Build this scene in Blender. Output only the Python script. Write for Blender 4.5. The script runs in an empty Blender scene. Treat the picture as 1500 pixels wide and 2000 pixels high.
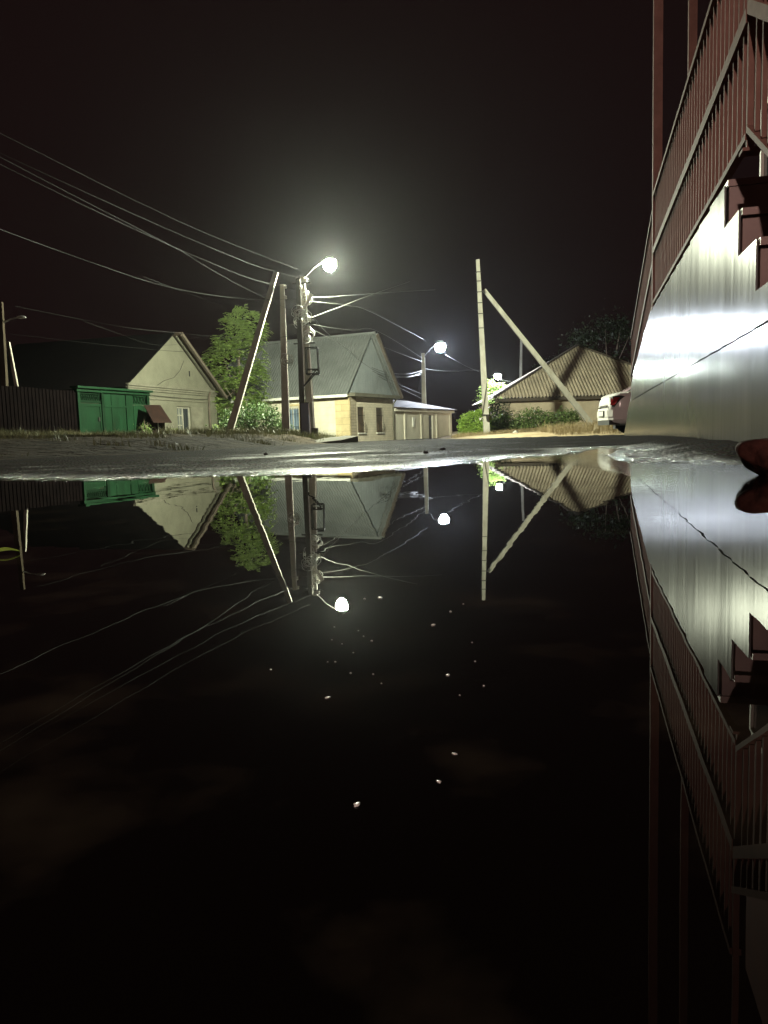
import bpy, math, random
from mathutils import Matrix, Vector, noise

random.seed(11)
S = bpy.context.scene
C = S.collection
R = math.radians
PI = math.pi

# ---------------------------------------------------------------- camera
CAM_H = 0.105
PITCH, ROLL = 5.75, -1.7
cam_d = bpy.data.cameras.new("camera")
cam = bpy.data.objects.new("camera", cam_d)
C.objects.link(cam)
cam_d.sensor_fit = 'VERTICAL'
cam_d.sensor_height = 36.0
cam_d.lens = 27.0
cam_d.clip_start = 0.02
cam_d.clip_end = 2000
CM = Matrix.Translation((0, 0, CAM_H)) @ Matrix.Rotation(R(90 - PITCH), 4, 'X') @ Matrix.Rotation(R(ROLL), 4, 'Z')
cam.matrix_world = CM
S.camera = cam
C3 = CM.to_3x3()


def at(px, py, D):
    """world point seen at photo pixel (px, py) at world depth Y = D"""
    d = C3 @ Vector(((px - 750) / 1500.0, -(py - 1000) / 1500.0, -1.0))
    return Vector((0, 0, CAM_H)) + d * (D / d.y)


# ---------------------------------------------------------------- materials
def nt_new(name):
    m = bpy.data.materials.new(name)
    m.use_nodes = True
    nt = m.node_tree
    return m, nt, nt.nodes["Principled BSDF"]


def mat(name, c1, c2=None, scale=4.0, rough=0.7, metal=0.0, bump=0.0, bscale=30.0, stretch=(1, 1, 1),
        rvar=0.0, spec=0.5, detail=5.0, lo=0.35, hi=0.65, dist=0.02):
    m, nt, b = nt_new(name)
    N, L = nt.nodes, nt.links
    tc = N.new("ShaderNodeTexCoord")
    mp = N.new("ShaderNodeMapping")
    mp.inputs["Scale"].default_value = stretch
    L.new(tc.outputs["Object"], mp.inputs["Vector"])
    b.inputs["Roughness"].default_value = rough
    b.inputs["Metallic"].default_value = metal
    b.inputs["Specular IOR Level"].default_value = spec
    if c2 is None:
        c2 = tuple(min(1, c * 0.75) for c in c1)
    n = N.new("ShaderNodeTexNoise")
    n.inputs["Scale"].default_value = scale
    n.inputs["Detail"].default_value = detail
    n.inputs["Roughness"].default_value = 0.65
    L.new(mp.outputs[0], n.inputs["Vector"])
    r = N.new("ShaderNodeValToRGB")
    r.color_ramp.elements[0].position = lo
    r.color_ramp.elements[1].position = hi
    r.color_ramp.elements[0].color = (*c1, 1)
    r.color_ramp.elements[1].color = (*c2, 1)
    L.new(n.outputs["Fac"], r.inputs[0])
    L.new(r.outputs[0], b.inputs["Base Color"])
    if rvar:
        mr = N.new("ShaderNodeMapRange")
        mr.inputs["To Min"].default_value = max(0.02, rough - rvar)
        mr.inputs["To Max"].default_value = min(1, rough + rvar)
        mr.inputs["From Min"].default_value = 0.3
        mr.inputs["From Max"].default_value = 0.7
        L.new(n.outputs["Fac"], mr.inputs["Value"])
        L.new(mr.outputs[0], b.inputs["Roughness"])
    if bump:
        n2 = N.new("ShaderNodeTexNoise")
        n2.inputs["Scale"].default_value = bscale
        n2.inputs["Detail"].default_value = 4
        L.new(mp.outputs[0], n2.inputs["Vector"])
        bp = N.new("ShaderNodeBump")
        bp.inputs["Strength"].default_value = bump
        bp.inputs["Distance"].default_value = dist
        L.new(n2.outputs["Fac"], bp.inputs["Height"])
        L.new(bp.outputs[0], b.inputs["Normal"])
    return m


def block_mat(name, c1, c2, mortar, w, h, bump=0.4, rough=0.85):
    """painted block/brick wall: mortar joints on the two vertical planes"""
    m, nt, b = nt_new(name)
    N, L = nt.nodes, nt.links
    tc = N.new("ShaderNodeTexCoord")
    sx = N.new("ShaderNodeSeparateXYZ")
    L.new(tc.outputs["Object"], sx.inputs[0])
    ad = N.new("ShaderNodeMath"); ad.operation = 'ADD'
    L.new(sx.outputs[0], ad.inputs[0]); L.new(sx.outputs[1], ad.inputs[1])
    cx = N.new("ShaderNodeCombineXYZ")
    L.new(ad.outputs[0], cx.inputs[0]); L.new(sx.outputs[2], cx.inputs[1])
    br = N.new("ShaderNodeTexBrick")
    br.inputs["Color1"].default_value = (*c1, 1)
    br.inputs["Color2"].default_value = (*c2, 1)
    br.inputs["Mortar"].default_value = (*mortar, 1)
    br.inputs["Scale"].default_value = 1.0
    br.inputs["Mortar Size"].default_value = 0.012
    br.inputs["Brick Width"].default_value = w
    br.inputs["Row Height"].default_value = h
    L.new(cx.outputs[0], br.inputs["Vector"])
    n = N.new("ShaderNodeTexNoise")
    n.inputs["Scale"].default_value = 1.3
    n.inputs["Detail"].default_value = 8
    n.inputs["Roughness"].default_value = 0.7
    L.new(tc.outputs["Object"], n.inputs["Vector"])
    mr = N.new("ShaderNodeMapRange")
    mr.inputs["From Min"].default_value = 0.3
    mr.inputs["From Max"].default_value = 0.7
    mr.inputs["To Min"].default_value = 0.72
    mr.inputs["To Max"].default_value = 1.05
    L.new(n.outputs["Fac"], mr.inputs["Value"])
    mx = N.new("ShaderNodeMix"); mx.data_type = 'RGBA'; mx.blend_type = 'MULTIPLY'
    mx.inputs["Factor"].default_value = 1
    L.new(br.outputs["Color"], mx.inputs["A"]); L.new(mr.outputs[0], mx.inputs["B"])
    L.new(mx.outputs["Result"], b.inputs["Base Color"])
    b.inputs["Roughness"].default_value = rough
    bp = N.new("ShaderNodeBump")
    bp.inputs["Strength"].default_value = bump
    bp.inputs["Distance"].default_value = 0.01
    bp.invert = True
    L.new(br.outputs["Fac"], bp.inputs["Height"])
    L.new(bp.outputs[0], b.inputs["Normal"])
    return m


def leaf_mat(name, c1, c2, scale=1.5, transl=0.35):
    m, nt, b = nt_new(name)
    N, L = nt.nodes, nt.links
    tc = N.new("ShaderNodeTexCoord")
    n = N.new("ShaderNodeTexNoise")
    n.inputs["Scale"].default_value = scale
    n.inputs["Detail"].default_value = 6
    n.inputs["Roughness"].default_value = 0.8
    L.new(tc.outputs["Object"], n.inputs["Vector"])
    r = N.new("ShaderNodeValToRGB")
    r.color_ramp.elements[0].position = 0.35
    r.color_ramp.elements[1].position = 0.65
    r.color_ramp.elements[0].color = (*c1, 1)
    r.color_ramp.elements[1].color = (*c2, 1)
    L.new(n.outputs["Fac"], r.inputs[0])
    L.new(r.outputs[0], b.inputs["Base Color"])
    b.inputs["Roughness"].default_value = 0.5
    b.inputs["Specular IOR Level"].default_value = 0.3
    tr = N.new("ShaderNodeBsdfTranslucent")
    L.new(r.outputs[0], tr.inputs["Color"])
    ms = N.new("ShaderNodeMixShader")
    ms.inputs[0].default_value = transl
    L.new(b.outputs[0], ms.inputs[1]); L.new(tr.outputs[0], ms.inputs[2])
    L.new(ms.outputs[0], N["Material Output"].inputs["Surface"])
    return m


def emit_mat(name, col, strength):
    m, nt, b = nt_new(name)
    b.inputs["Base Color"].default_value = (0.8, 0.8, 0.8, 1)
    b.inputs["Emission Color"].default_value = (*col, 1)
    b.inputs["Emission Strength"].default_value = strength
    return m


M = {}
M['concrete'] = mat("pole_concrete", (0.36, 0.34, 0.29), (0.24, 0.22, 0.18), 3, 0.85, bump=0.5, bscale=25, stretch=(1, 1, .4))
M['old_wood'] = mat("dark_tarred_timber", (0.035, 0.028, 0.02), (0.06, 0.048, 0.035), 4, 0.9, spec=.05, bump=0.5, bscale=20, stretch=(3, 3, .3))
M['iron'] = mat("dark_iron", (0.022, 0.021, 0.02), (0.035, 0.03, 0.024), 6, 0.7, spec=.1)
M['galv'] = mat("galvanised_steel", (0.5, 0.5, 0.48), (0.38, 0.38, 0.37), 9, 0.4, metal=0.7)
M['porcelain'] = mat("white_porcelain", (0.75, 0.73, 0.68), None, 8, 0.25)
M['cable_dimmed'] = mat('dimmed_cable', (0.022, 0.022, 0.021), (0.014, 0.014, 0.013), 6, 0.7, spec=.15)  # darker copy of the cable grey, fading into the night painted as colour
M['cable'] = mat("grey_cable", (0.07, 0.07, 0.065), (0.045, 0.045, 0.04), 6, 0.6, spec=.25)
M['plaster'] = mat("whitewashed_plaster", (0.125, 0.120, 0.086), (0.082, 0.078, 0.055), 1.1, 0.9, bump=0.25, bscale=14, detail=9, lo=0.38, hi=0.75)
M['plaster2'] = mat("moulding_plaster", (0.135, 0.127, 0.094), (0.092, 0.086, 0.062), 2.0, 0.9, bump=0.25, bscale=18, detail=8)
M['cream'] = block_mat("cream_block_wall", (0.70, 0.65, 0.50), (0.67, 0.62, 0.475), (0.61, 0.56, 0.42), 1.9, 0.42, 0.25)
M['yellow'] = block_mat("ochre_corner_blocks", (0.62, 0.50, 0.28), (0.58, 0.46, 0.25), (0.42, 0.33, 0.19), 0.9, 0.36, 0.5)
M['beige'] = block_mat("beige_brick_wall", (0.66, 0.59, 0.46), (0.63, 0.56, 0.43), (0.55, 0.48, 0.37), 0.42, 0.14, 0.4)
M['white_board'] = mat("white_painted_board", (0.75, 0.75, 0.70), (0.62, 0.61, 0.55), 3, 0.6)
M['roof_metal'] = mat("grey_roof_sheet", (0.185, 0.195, 0.19), (0.135, 0.145, 0.14), 0.9, 0.45, metal=0.35, detail=7)
M['gable_metal'] = mat("pale_gable_sheet", (0.30, 0.33, 0.34), (0.24, 0.27, 0.28), 1.2, 0.5, metal=0.3)
M['roof_brown'] = mat("brown_old_roof", (0.05, 0.035, 0.024), (0.07, 0.045, 0.03), 3, 0.8, bump=.3)
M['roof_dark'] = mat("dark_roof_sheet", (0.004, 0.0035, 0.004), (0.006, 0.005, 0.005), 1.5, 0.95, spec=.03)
M['slate'] = mat("weathered_asbestos_sheet", (0.70, 0.60, 0.46), (0.50, 0.42, 0.32), 1.2, 0.9, bump=.4, bscale=15, detail=9)
M['soffit'] = mat("brown_soffit_board", (0.10, 0.078, 0.058), (0.07, 0.055, 0.042), 3, 0.8)
M['tan_wall'] = mat("tan_clay_wall", (0.62, 0.52, 0.38), (0.46, 0.38, 0.27), 0.9, 0.95, bump=.4, bscale=6, detail=9)
M['brick'] = block_mat("bare_brick_pier", (0.40, 0.34, 0.25), (0.34, 0.28, 0.2), (0.2, 0.17, 0.12), 0.5, 0.16, 0.8)
M['green'] = mat("green_gate_paint", (0.006, 0.025, 0.0105), (0.004, 0.014, 0.006), 1.6, 0.6, spec=.06, bump=.2, bscale=9, stretch=(1, 1, .4), detail=9)
M['green_dark'] = mat("dark_green_paint", (0.003, 0.012, 0.005), (0.005, 0.014, 0.007), 4, 0.7, spec=.04)
M['fence'] = mat("dark_profiled_sheet", (0.003, 0.0023, 0.0025), (0.005, 0.0036, 0.0036), 2, 0.6, spec=.0)
M['redbrown'] = mat("redbrown_sheet", (0.016, 0.008, 0.006), (0.010, 0.006, 0.005), 4, 0.7, spec=.05)
M['glass'] = mat("dark_window_glass", (0.02, 0.025, 0.03), None, 3, 0.08)
M['glass_blue'] = mat("blue_curtained_glass", (0.22, 0.30, 0.38), (0.14, 0.2, 0.28), 2, 0.2)
M['pane_wood'] = mat("brown_shuttered_window", (0.13, 0.085, 0.05), (0.09, 0.06, 0.035), 3, 0.5)
M['frame_white'] = mat("old_white_frame", (0.62, 0.60, 0.53), (0.5, 0.48, 0.42), 5, 0.6)
M['door_dark'] = mat("dark_door", (0.035, 0.035, 0.045), (0.05, 0.05, 0.055), 3, 0.5)
M['rail'] = mat("brown_rail_paint", (0.165, 0.092, 0.076), (0.12, 0.066, 0.054), 8, 0.7, spec=.04)
M['riser'] = mat("brown_step_tile", (0.175, 0.112, 0.100), (0.125, 0.080, 0.071), 5, 0.4)
M['tread'] = mat("brown_step_edge", (0.18, 0.112, 0.098), (0.14, 0.088, 0.077), 5, 0.4)
M['backing'] = mat("black_backing", (0.008, 0.008, 0.008), None, 3, 0.9)
M['red_plaster'] = mat("dark_red_plaster", (0.16, 0.05, 0.04), (0.11, 0.035, 0.03), 1.5, 0.85, bump=.3)
M['car_paint'] = mat("white_car_paint", (0.80, 0.78, 0.75), (0.77, 0.75, 0.72), 1, 0.18)
M['car_dark'] = mat("black_car_trim", (0.012, 0.012, 0.012), None, 4, 0.5)
M['tyre'] = mat("tyre_rubber", (0.02, 0.02, 0.02), None, 9, 0.8)
M['chrome'] = mat("alloy_rim", (0.55, 0.55, 0.55), None, 5, 0.25, metal=1)
M['taillight'] = mat("red_tail_lens", (0.25, 0.012, 0.012), (0.16, 0.008, 0.01), 14, 0.1)
M['lens_clear'] = mat("clear_lamp_lens", (0.75, 0.55, 0.55), None, 14, 0.1)
M['plate'] = mat("number_plate", (0.7, 0.7, 0.66), None, 5, 0.4)
M['rock'] = mat("redbrown_stone", (0.034, 0.012, 0.009), (0.012, 0.005, 0.004), 22, 0.8, spec=.05, bump=1.0, bscale=70, dist=.006)
M['stone'] = mat("pale_stone", (0.45, 0.42, 0.36), (0.3, 0.28, 0.24), 9, 0.9, bump=.5)
M['slab'] = mat("cracked_concrete", (0.07, 0.067, 0.058), (0.07, 0.067, 0.058), 2.5, 0.9, spec=.03, bump=.5, bscale=12)
M['bark'] = mat("bark", (0.14, 0.11, 0.08), (0.08, 0.06, 0.045), 5, 0.9, bump=.7, bscale=12, stretch=(2, 2, .5))
M['leaf_bright'] = leaf_mat("locust_leaves", (0.20, 0.30, 0.08), (0.55, 0.68, 0.24))
M['leaf_mid'] = leaf_mat("shrub_leaves", (0.06, 0.105, 0.03), (0.19, 0.25, 0.08))
M['leaf_hedge'] = leaf_mat("hedge_leaves", (0.15, 0.26, 0.035), (0.30, 0.42, 0.08), 3)
M['leaf_dark'] = leaf_mat("dark_leaves", (0.010, 0.018, 0.006), (0.02, 0.03, 0.010))
M['grass_green'] = leaf_mat("verge_grass", (0.04, 0.048, 0.018), (0.09, 0.075, 0.036), 0.8, .2)
M['grass_dry'] = leaf_mat("dry_grass", (0.16, 0.115, 0.055), (0.24, 0.19, 0.10), 0.9, .2)
M['floating'] = mat("wet_petal", (0.45, 0.45, 0.43), (0.34, 0.33, 0.31), 60, 0.3)
M['foam'] = mat('pale_foam', (0.32, 0.32, 0.31), None, 60, 0.4)
M['green'].node_tree.nodes['Color Ramp'].color_ramp.elements.new(.82).color = (.016, .016, .009, 1)
M['annex'] = mat("pale_annex_paint", (0.78, 0.74, 0.62), (0.68, 0.64, 0.53), 1.2, 0.9, bump=.2, bscale=10)
M['leaf_bush'] = leaf_mat("bush_leaves", (0.022, 0.045, 0.014), (0.075, 0.12, 0.04))
M['frame_old'] = mat("weathered_frame", (0.26, 0.25, 0.20), (0.19, 0.18, 0.15), 5, 0.8)
M['glass_grey'] = mat("grey_curtained_glass", (0.11, 0.12, 0.11), (0.06, 0.07, 0.07), 3, 0.25)
M['cab_blue'] = mat("dark_blue_cabinet", (0.035, 0.04, 0.08), (0.05, 0.05, 0.09), 3, 0.5)

# brushed metal cladding
m, nt, b = nt_new("brushed_metal_cladding")
N, L = nt.nodes, nt.links
tc = N.new("ShaderNodeTexCoord"); mp = N.new("ShaderNodeMapping")
mp.inputs["Scale"].default_value = (1, 1, 0.035)
L.new(tc.outputs["Object"], mp.inputs["Vector"])
n1 = N.new("ShaderNodeTexNoise"); n1.inputs["Scale"].default_value = 28; n1.inputs["Detail"].default_value = 6; n1.inputs["Roughness"].default_value = .7
L.new(mp.outputs[0], n1.inputs["Vector"])
mp2 = N.new("ShaderNodeMapping"); mp2.inputs["Scale"].default_value = (1, 1, 0.25)
L.new(tc.outputs["Object"], mp2.inputs["Vector"])
n2 = N.new("ShaderNodeTexNoise"); n2.inputs["Scale"].default_value = 4; n2.inputs["Detail"].default_value = 7
L.new(mp2.outputs[0], n2.inputs["Vector"])
mr = N.new("ShaderNodeMapRange"); mr.inputs["From Min"].default_value = .3; mr.inputs["From Max"].default_value = .7
mr.inputs["To Min"].default_value = .155; mr.inputs["To Max"].default_value = .22
L.new(n1.outputs["Fac"], mr.inputs["Value"]); L.new(mr.outputs[0], b.inputs["Roughness"])
r = N.new("ShaderNodeValToRGB")
r.color_ramp.elements[0].position = .35; r.color_ramp.elements[0].color = (.105, .107, .105, 1)
r.color_ramp.elements[1].position = .7; r.color_ramp.elements[1].color = (.145, .145, .14, 1)
L.new(n2.outputs["Fac"], r.inputs[0])
# splash dirt and algae along the foot of the wall
sx = N.new("ShaderNodeSeparateXYZ"); L.new(tc.outputs["Object"], sx.inputs[0])
dz = N.new("ShaderNodeMapRange"); dz.inputs["From Min"].default_value = .34; dz.inputs["From Max"].default_value = -.02
L.new(sx.outputs[2], dz.inputs["Value"])
dm = N.new("ShaderNodeMath"); dm.operation = 'MULTIPLY'; L.new(dz.outputs[0], dm.inputs[0]); L.new(n1.outputs["Fac"], dm.inputs[1])
dmx = N.new("ShaderNodeMix"); dmx.data_type = 'RGBA'; L.new(dm.outputs[0], dmx.inputs["Factor"])
L.new(r.outputs[0], dmx.inputs["A"]); dmx.inputs["B"].default_value = (.06, .058, .035, 1)
L.new(dmx.outputs["Result"], b.inputs["Base Color"])
b.inputs["Metallic"].default_value = 0.0; b.inputs["IOR"].default_value = 1.115
bp = N.new("ShaderNodeBump"); bp.inputs["Strength"].default_value = .05; bp.inputs["Distance"].default_value = .004
L.new(n1.outputs["Fac"], bp.inputs["Height"])
bp0 = N.new("ShaderNodeBump"); bp0.inputs["Strength"].default_value = .12; bp0.inputs["Distance"].default_value = .01
L.new(n2.outputs["Fac"], bp0.inputs["Height"]); L.new(bp0.outputs[0], bp.inputs["Normal"]); L.new(bp.outputs[0], b.inputs["Normal"])
M['cladding'] = m

# asphalt: attribute "wet" (0 dry .. 1 wet) measured from the puddle's edge
m, nt, b = nt_new("wet_asphalt")
N, L = nt.nodes, nt.links
tc = N.new("ShaderNodeTexCoord")
at_ = N.new("ShaderNodeAttribute"); at_.attribute_name = "wet"
n1 = N.new("ShaderNodeTexNoise"); n1.inputs["Scale"].default_value = 2.2; n1.inputs["Detail"].default_value = 8; n1.inputs["Roughness"].default_value = .65
L.new(tc.outputs["Object"], n1.inputs["Vector"])
v = N.new("ShaderNodeTexVoronoi"); v.inputs["Scale"].default_value = 75
L.new(tc.outputs["Object"], v.inputs["Vector"])
n3 = N.new("ShaderNodeTexNoise"); n3.inputs["Scale"].default_value = 60; n3.inputs["Detail"].default_value = 4
L.new(tc.outputs["Object"], n3.inputs["Vector"])
ma = N.new("ShaderNodeMath"); ma.operation = 'SUBTRACT'; ma.inputs[1].default_value = .5
L.new(n1.outputs["Fac"], ma.inputs[0])
mb_ = N.new("ShaderNodeMath"); mb_.operation = 'MULTIPLY_ADD'; mb_.inputs[1].default_value = 1.6
L.new(ma.outputs[0], mb_.inputs[0]); L.new(at_.outputs["Fac"], mb_.inputs[2])
cl = N.new("ShaderNodeClamp"); L.new(mb_.outputs[0], cl.inputs[0])
mr = N.new("ShaderNodeMapRange"); mr.inputs["To Min"].default_value = .85; mr.inputs["To Max"].default_value = .18
L.new(cl.outputs[0], mr.inputs["Value"]); L.new(mr.outputs[0], b.inputs["Roughness"])
r = N.new("ShaderNodeValToRGB")
r.color_ramp.elements[0].color = (.040, .037, .034, 1); r.color_ramp.elements[1].color = (.018, .016, .015, 1)
L.new(cl.outputs[0], r.inputs[0])
mx = N.new("ShaderNodeMix"); mx.data_type = 'RGBA'; mx.blend_type = 'MULTIPLY'; mx.inputs["Factor"].default_value = .6
L.new(r.outputs[0], mx.inputs["A"]); L.new(v.outputs["Color"], mx.inputs["B"])
mx2 = N.new("ShaderNodeMix"); mx2.data_type = 'RGBA'; mx2.inputs["Factor"].default_value = .85
L.new(r.outputs[0], mx2.inputs["A"]); L.new(mx.outputs["Result"], mx2.inputs["B"])
L.new(mx2.outputs["Result"], b.inputs["Base Color"])
sm = N.new("ShaderNodeMath"); sm.operation = 'ADD'
L.new(v.outputs["Distance"], sm.inputs[0]); L.new(n3.outputs["Fac"], sm.inputs[1])
bp = N.new("ShaderNodeBump"); bp.inputs["Strength"].default_value = 1.0; bp.inputs["Distance"].default_value = .018
sp = N.new("ShaderNodeMapRange"); sp.inputs["To Min"].default_value = .012; sp.inputs["To Max"].default_value = .5; sp.inputs["From Min"].default_value = .32
L.new(cl.outputs[0], sp.inputs["Value"]); L.new(sp.outputs[0], b.inputs["Specular IOR Level"])
L.new(sm.outputs[0], bp.inputs["Height"]); L.new(bp.outputs[0], b.inputs["Normal"])
M['asphalt'] = m
M['dirt'] = mat("dirt_verge", (0.016, 0.0125, 0.009), (0.050, 0.040, 0.028), 1.6, 0.95, spec=.03, bump=1.0, bscale=6, detail=10, dist=.2)
M['sand'] = mat("sandy_verge", (0.20, 0.155, 0.095), (0.28, 0.22, 0.14), 1.1, 0.95, spec=.05, bump=.8, bscale=5, detail=10, dist=.06)

# still murky water
m, nt, b = nt_new("puddle_water")
N, L = nt.nodes, nt.links
b.inputs["Base Color"].default_value = (.006, .005, .0045, 1)
b.inputs["Roughness"].default_value = 0.0
b.inputs["IOR"].default_value = 1.333
tc = N.new("ShaderNodeTexCoord")
n1 = N.new("ShaderNodeTexNoise"); n1.inputs["Scale"].default_value = 9; n1.inputs["Detail"].default_value = 2
L.new(tc.outputs["Object"], n1.inputs["Vector"])
bp = N.new("ShaderNodeBump"); bp.inputs["Strength"].default_value = .10; bp.inputs["Distance"].default_value = .0012
L.new(n1.outputs["Fac"], bp.inputs["Height"])
n2 = N.new("ShaderNodeTexNoise"); n2.inputs["Scale"].default_value = 85; n2.inputs["Detail"].default_value = 2
L.new(tc.outputs["Object"], n2.inputs["Vector"])
sx = N.new("ShaderNodeSeparateXYZ"); L.new(tc.outputs["Object"], sx.inputs[0])
rx = N.new("ShaderNodeMapRange"); rx.interpolation_type = 'SMOOTHSTEP'; rx.inputs["From Min"].default_value = .48; rx.inputs["From Max"].default_value = .85; L.new(sx.outputs[0], rx.inputs["Value"])
ry = N.new("ShaderNodeMapRange"); ry.interpolation_type = 'SMOOTHSTEP'; ry.inputs["From Min"].default_value = .8; ry.inputs["From Max"].default_value = 1.35; L.new(sx.outputs[1], ry.inputs["Value"])
rm = N.new("ShaderNodeMath"); rm.operation = 'MULTIPLY'; L.new(rx.outputs[0], rm.inputs[0]); L.new(ry.outputs[0], rm.inputs[1])
rs = N.new("ShaderNodeMath"); rs.operation = 'MULTIPLY'; rs.inputs[1].default_value = .42; L.new(rm.outputs[0], rs.inputs[0])
bp2 = N.new("ShaderNodeBump"); bp2.inputs["Distance"].default_value = .0012
L.new(rs.outputs[0], bp2.inputs["Strength"]); L.new(n2.outputs["Fac"], bp2.inputs["Height"]); L.new(bp.outputs[0], bp2.inputs["Normal"])
L.new(bp2.outputs[0], b.inputs["Normal"])
n3 = N.new("ShaderNodeTexNoise"); n3.inputs["Scale"].default_value = 12; n3.inputs["Detail"].default_value = 8; L.new(tc.outputs["Object"], n3.inputs["Vector"])
r = N.new("ShaderNodeValToRGB"); r.color_ramp.elements[0].position = .52; r.color_ramp.elements[1].position = .80
r.color_ramp.elements[0].color = (.0016, .0012, .001, 1); r.color_ramp.elements[1].color = (.018, .015, .010, 1)
L.new(n3.outputs["Fac"], r.inputs[0]); L.new(r.outputs[0], b.inputs["Base Color"])
M['water'] = m

LAMP = {}
M['lamp1'] = emit_mat("greenish_white_lamp", (0.94, 1.0, 0.74), 10500)
M['lamp2'] = emit_mat("bluish_white_lamp", (0.80, 0.88, 1.0), 1900)
M['lamp_warm'] = emit_mat('sodium_lamp', (1.0, .71, .61), 4300)
M['lamp3'] = emit_mat("cool_white_lamp", (0.86, 1.0, 0.92), 900)


# ---------------------------------------------------------------- mesh builder
class MB:
    def __init__(self):
        self.v = []; self.f = []

    def add(self, vs, fs):
        o = len(self.v)
        self.v += [tuple(p) for p in vs]
        self.f += [tuple(i + o for i in f) for f in fs]
        return self

    def box(self, x0, x1, y0, y1, z0, z1):
        vs = [(x0, y0, z0), (x1, y0, z0), (x1, y1, z0), (x0, y1, z0), (x0, y0, z1), (x1, y0, z1), (x1, y1, z1), (x0, y1, z1)]
        return self.add(vs, [(0, 3, 2, 1), (4, 5, 6, 7), (0, 1, 5, 4), (1, 2, 6, 5), (2, 3, 7, 6), (3, 0, 4, 7)])

    def bar(self, p, q, r0, r1=None, n=4, twist=PI / 4, flat=1.0):
        """tapered bar from p to q, n-gon section"""
        if r1 is None: r1 = r0
        p, q = Vector(p), Vector(q)
        d = (q - p).normalized()
        up = Vector((0, 0, 1)) if abs(d.z) < .9 else Vector((0, 1, 0))
        a = d.cross(up).normalized(); c = a.cross(d).normalized()
        vs = []
        for pt, r in ((p, r0), (q, r1)):
            for k in range(n):
                t = twist + 2 * PI * k / n
                vs.append(pt + a * math.cos(t) * r + c * math.sin(t) * r * flat)
        fs = [(k, (k + 1) % n, n + (k + 1) % n, n + k) for k in range(n)]
        fs += [tuple(range(n - 1, -1, -1)), tuple(range(n, 2 * n))]
        return self.add(vs, fs)

    def tube(self, pts, r, n=6):
        pts = [Vector(p) for p in pts]
        vs = []; fs = []
        for i, p in enumerate(pts):
            d = (pts[min(i + 1, len(pts) - 1)] - pts[max(i - 1, 0)]).normalized()
            up = Vector((0, 0, 1)) if abs(d.z) < .95 else Vector((0, 1, 0))
            a = d.cross(up).normalized(); c = a.cross(d).normalized()
            rr = r[i] if isinstance(r, (list, tuple)) else r
            for k in range(n):
                t = 2 * PI * k / n
                vs.append(p + a * math.cos(t) * rr + c * math.sin(t) * rr)
        for i in range(len(pts) - 1):
            for k in range(n):
                fs.append((i * n + k, i * n + (k + 1) % n, (i + 1) * n + (k + 1) % n, (i + 1) * n + k))
        fs.append(tuple(range(n - 1, -1, -1)))
        m0 = (len(pts) - 1) * n
        fs.append(tuple(range(m0, m0 + n)))
        return self.add(vs, fs)

    def prism(self, poly, axis, a, b):
        """2-D polygon swept along an axis; poly is in the two other axes (in xyz order)"""
        n = len(poly)
        def mk(p, t):
            return {'x': (t, p[0], p[1]), 'y': (p[0], t, p[1]), 'z': (p[0], p[1], t)}[axis]
        vs = [mk(p, a) for p in poly] + [mk(p, b) for p in poly]
        fs = [(k, (k + 1) % n, n + (k + 1) % n, n + k) for k in range(n)]
        fs += [tuple(range(n - 1, -1, -1)), tuple(range(n, 2 * n))]
        return self.add(vs, fs)

    def lathe(self, prof, n=16, o=(0, 0, 0)):
        vs = []; fs = []
        for (r, z) in prof:
            for k in range(n):
                t = 2 * PI * k / n
                vs.append((o[0] + r * math.cos(t), o[1] + r * math.sin(t), o[2] + z))
        for i in range(len(prof) - 1):
            for k in range(n):
                fs.append((i * n + k, i * n + (k + 1) % n, (i + 1) * n + (k + 1) % n, (i + 1) * n + k))
        fs.append(tuple(range(n - 1, -1, -1)))
        m0 = (len(prof) - 1) * n
        fs.append(tuple(range(m0, m0 + n)))
        return self.add(vs, fs)

    def blob(self, o, rx, ry, rz, rough=.18, seed=0, nu=18, nv=11):
        vs = []; fs = []
        for j in range(nv + 1):
            ph = PI * j / nv
            for k in range(nu):
                t = 2 * PI * k / nu
                d = Vector((math.sin(ph) * math.cos(t), math.sin(ph) * math.sin(t), math.cos(ph)))
                s = 1 + rough * noise.noise(d * 1.6 + Vector((seed * 7.3, seed, 0))) * 2
                vs.append((o[0] + d.x * rx * s, o[1] + d.y * ry * s, o[2] + d.z * rz * s))
        for j in range(nv):
            for k in range(nu):
                fs.append((j * nu + k, (j + 1) * nu + k, (j + 1) * nu + (k + 1) % nu, j * nu + (k + 1) % nu))
        return self.add(vs, fs)

    def build(self, name, material, parent=None, smooth=False):
        me = bpy.data.meshes.new(name)
        me.from_pydata(self.v, [], self.f)
        me.materials.append(material)
        if smooth:
            me.polygons.foreach_set('use_smooth', [True] * len(me.polygons))
        me.update()
        o = bpy.data.objects.new(name, me)
        C.objects.link(o)
        if parent: o.parent = parent
        return o


def tag(o, label, cat, group=None):
    o['label'] = label; o['category'] = cat
    if group: o['group'] = group
    return o


def thing(name, label, cat, loc=(0, 0, 0), rz=0.0, group=None):
    o = bpy.data.objects.new(name, None)
    o.empty_display_size = .2
    C.objects.link(o)
    o.location = loc; o.rotation_euler = (0, 0, rz)
    return tag(o, label, cat, group)


def struct(o):
    o['kind'] = 'structure'; return o


def lerp(xs, ys, x):
    if x <= xs[0]: return ys[0]
    for i in range(1, len(xs)):
        if x <= xs[i]:
            t = (x - xs[i - 1]) / (xs[i] - xs[i - 1])
            return ys[i - 1] + t * (ys[i] - ys[i - 1])
    return ys[-1]


def sstep(a, b, x):
    t = max(0, min(1, (x - a) / (b - a)))
    return t * t * (3 - 2 * t)


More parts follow.
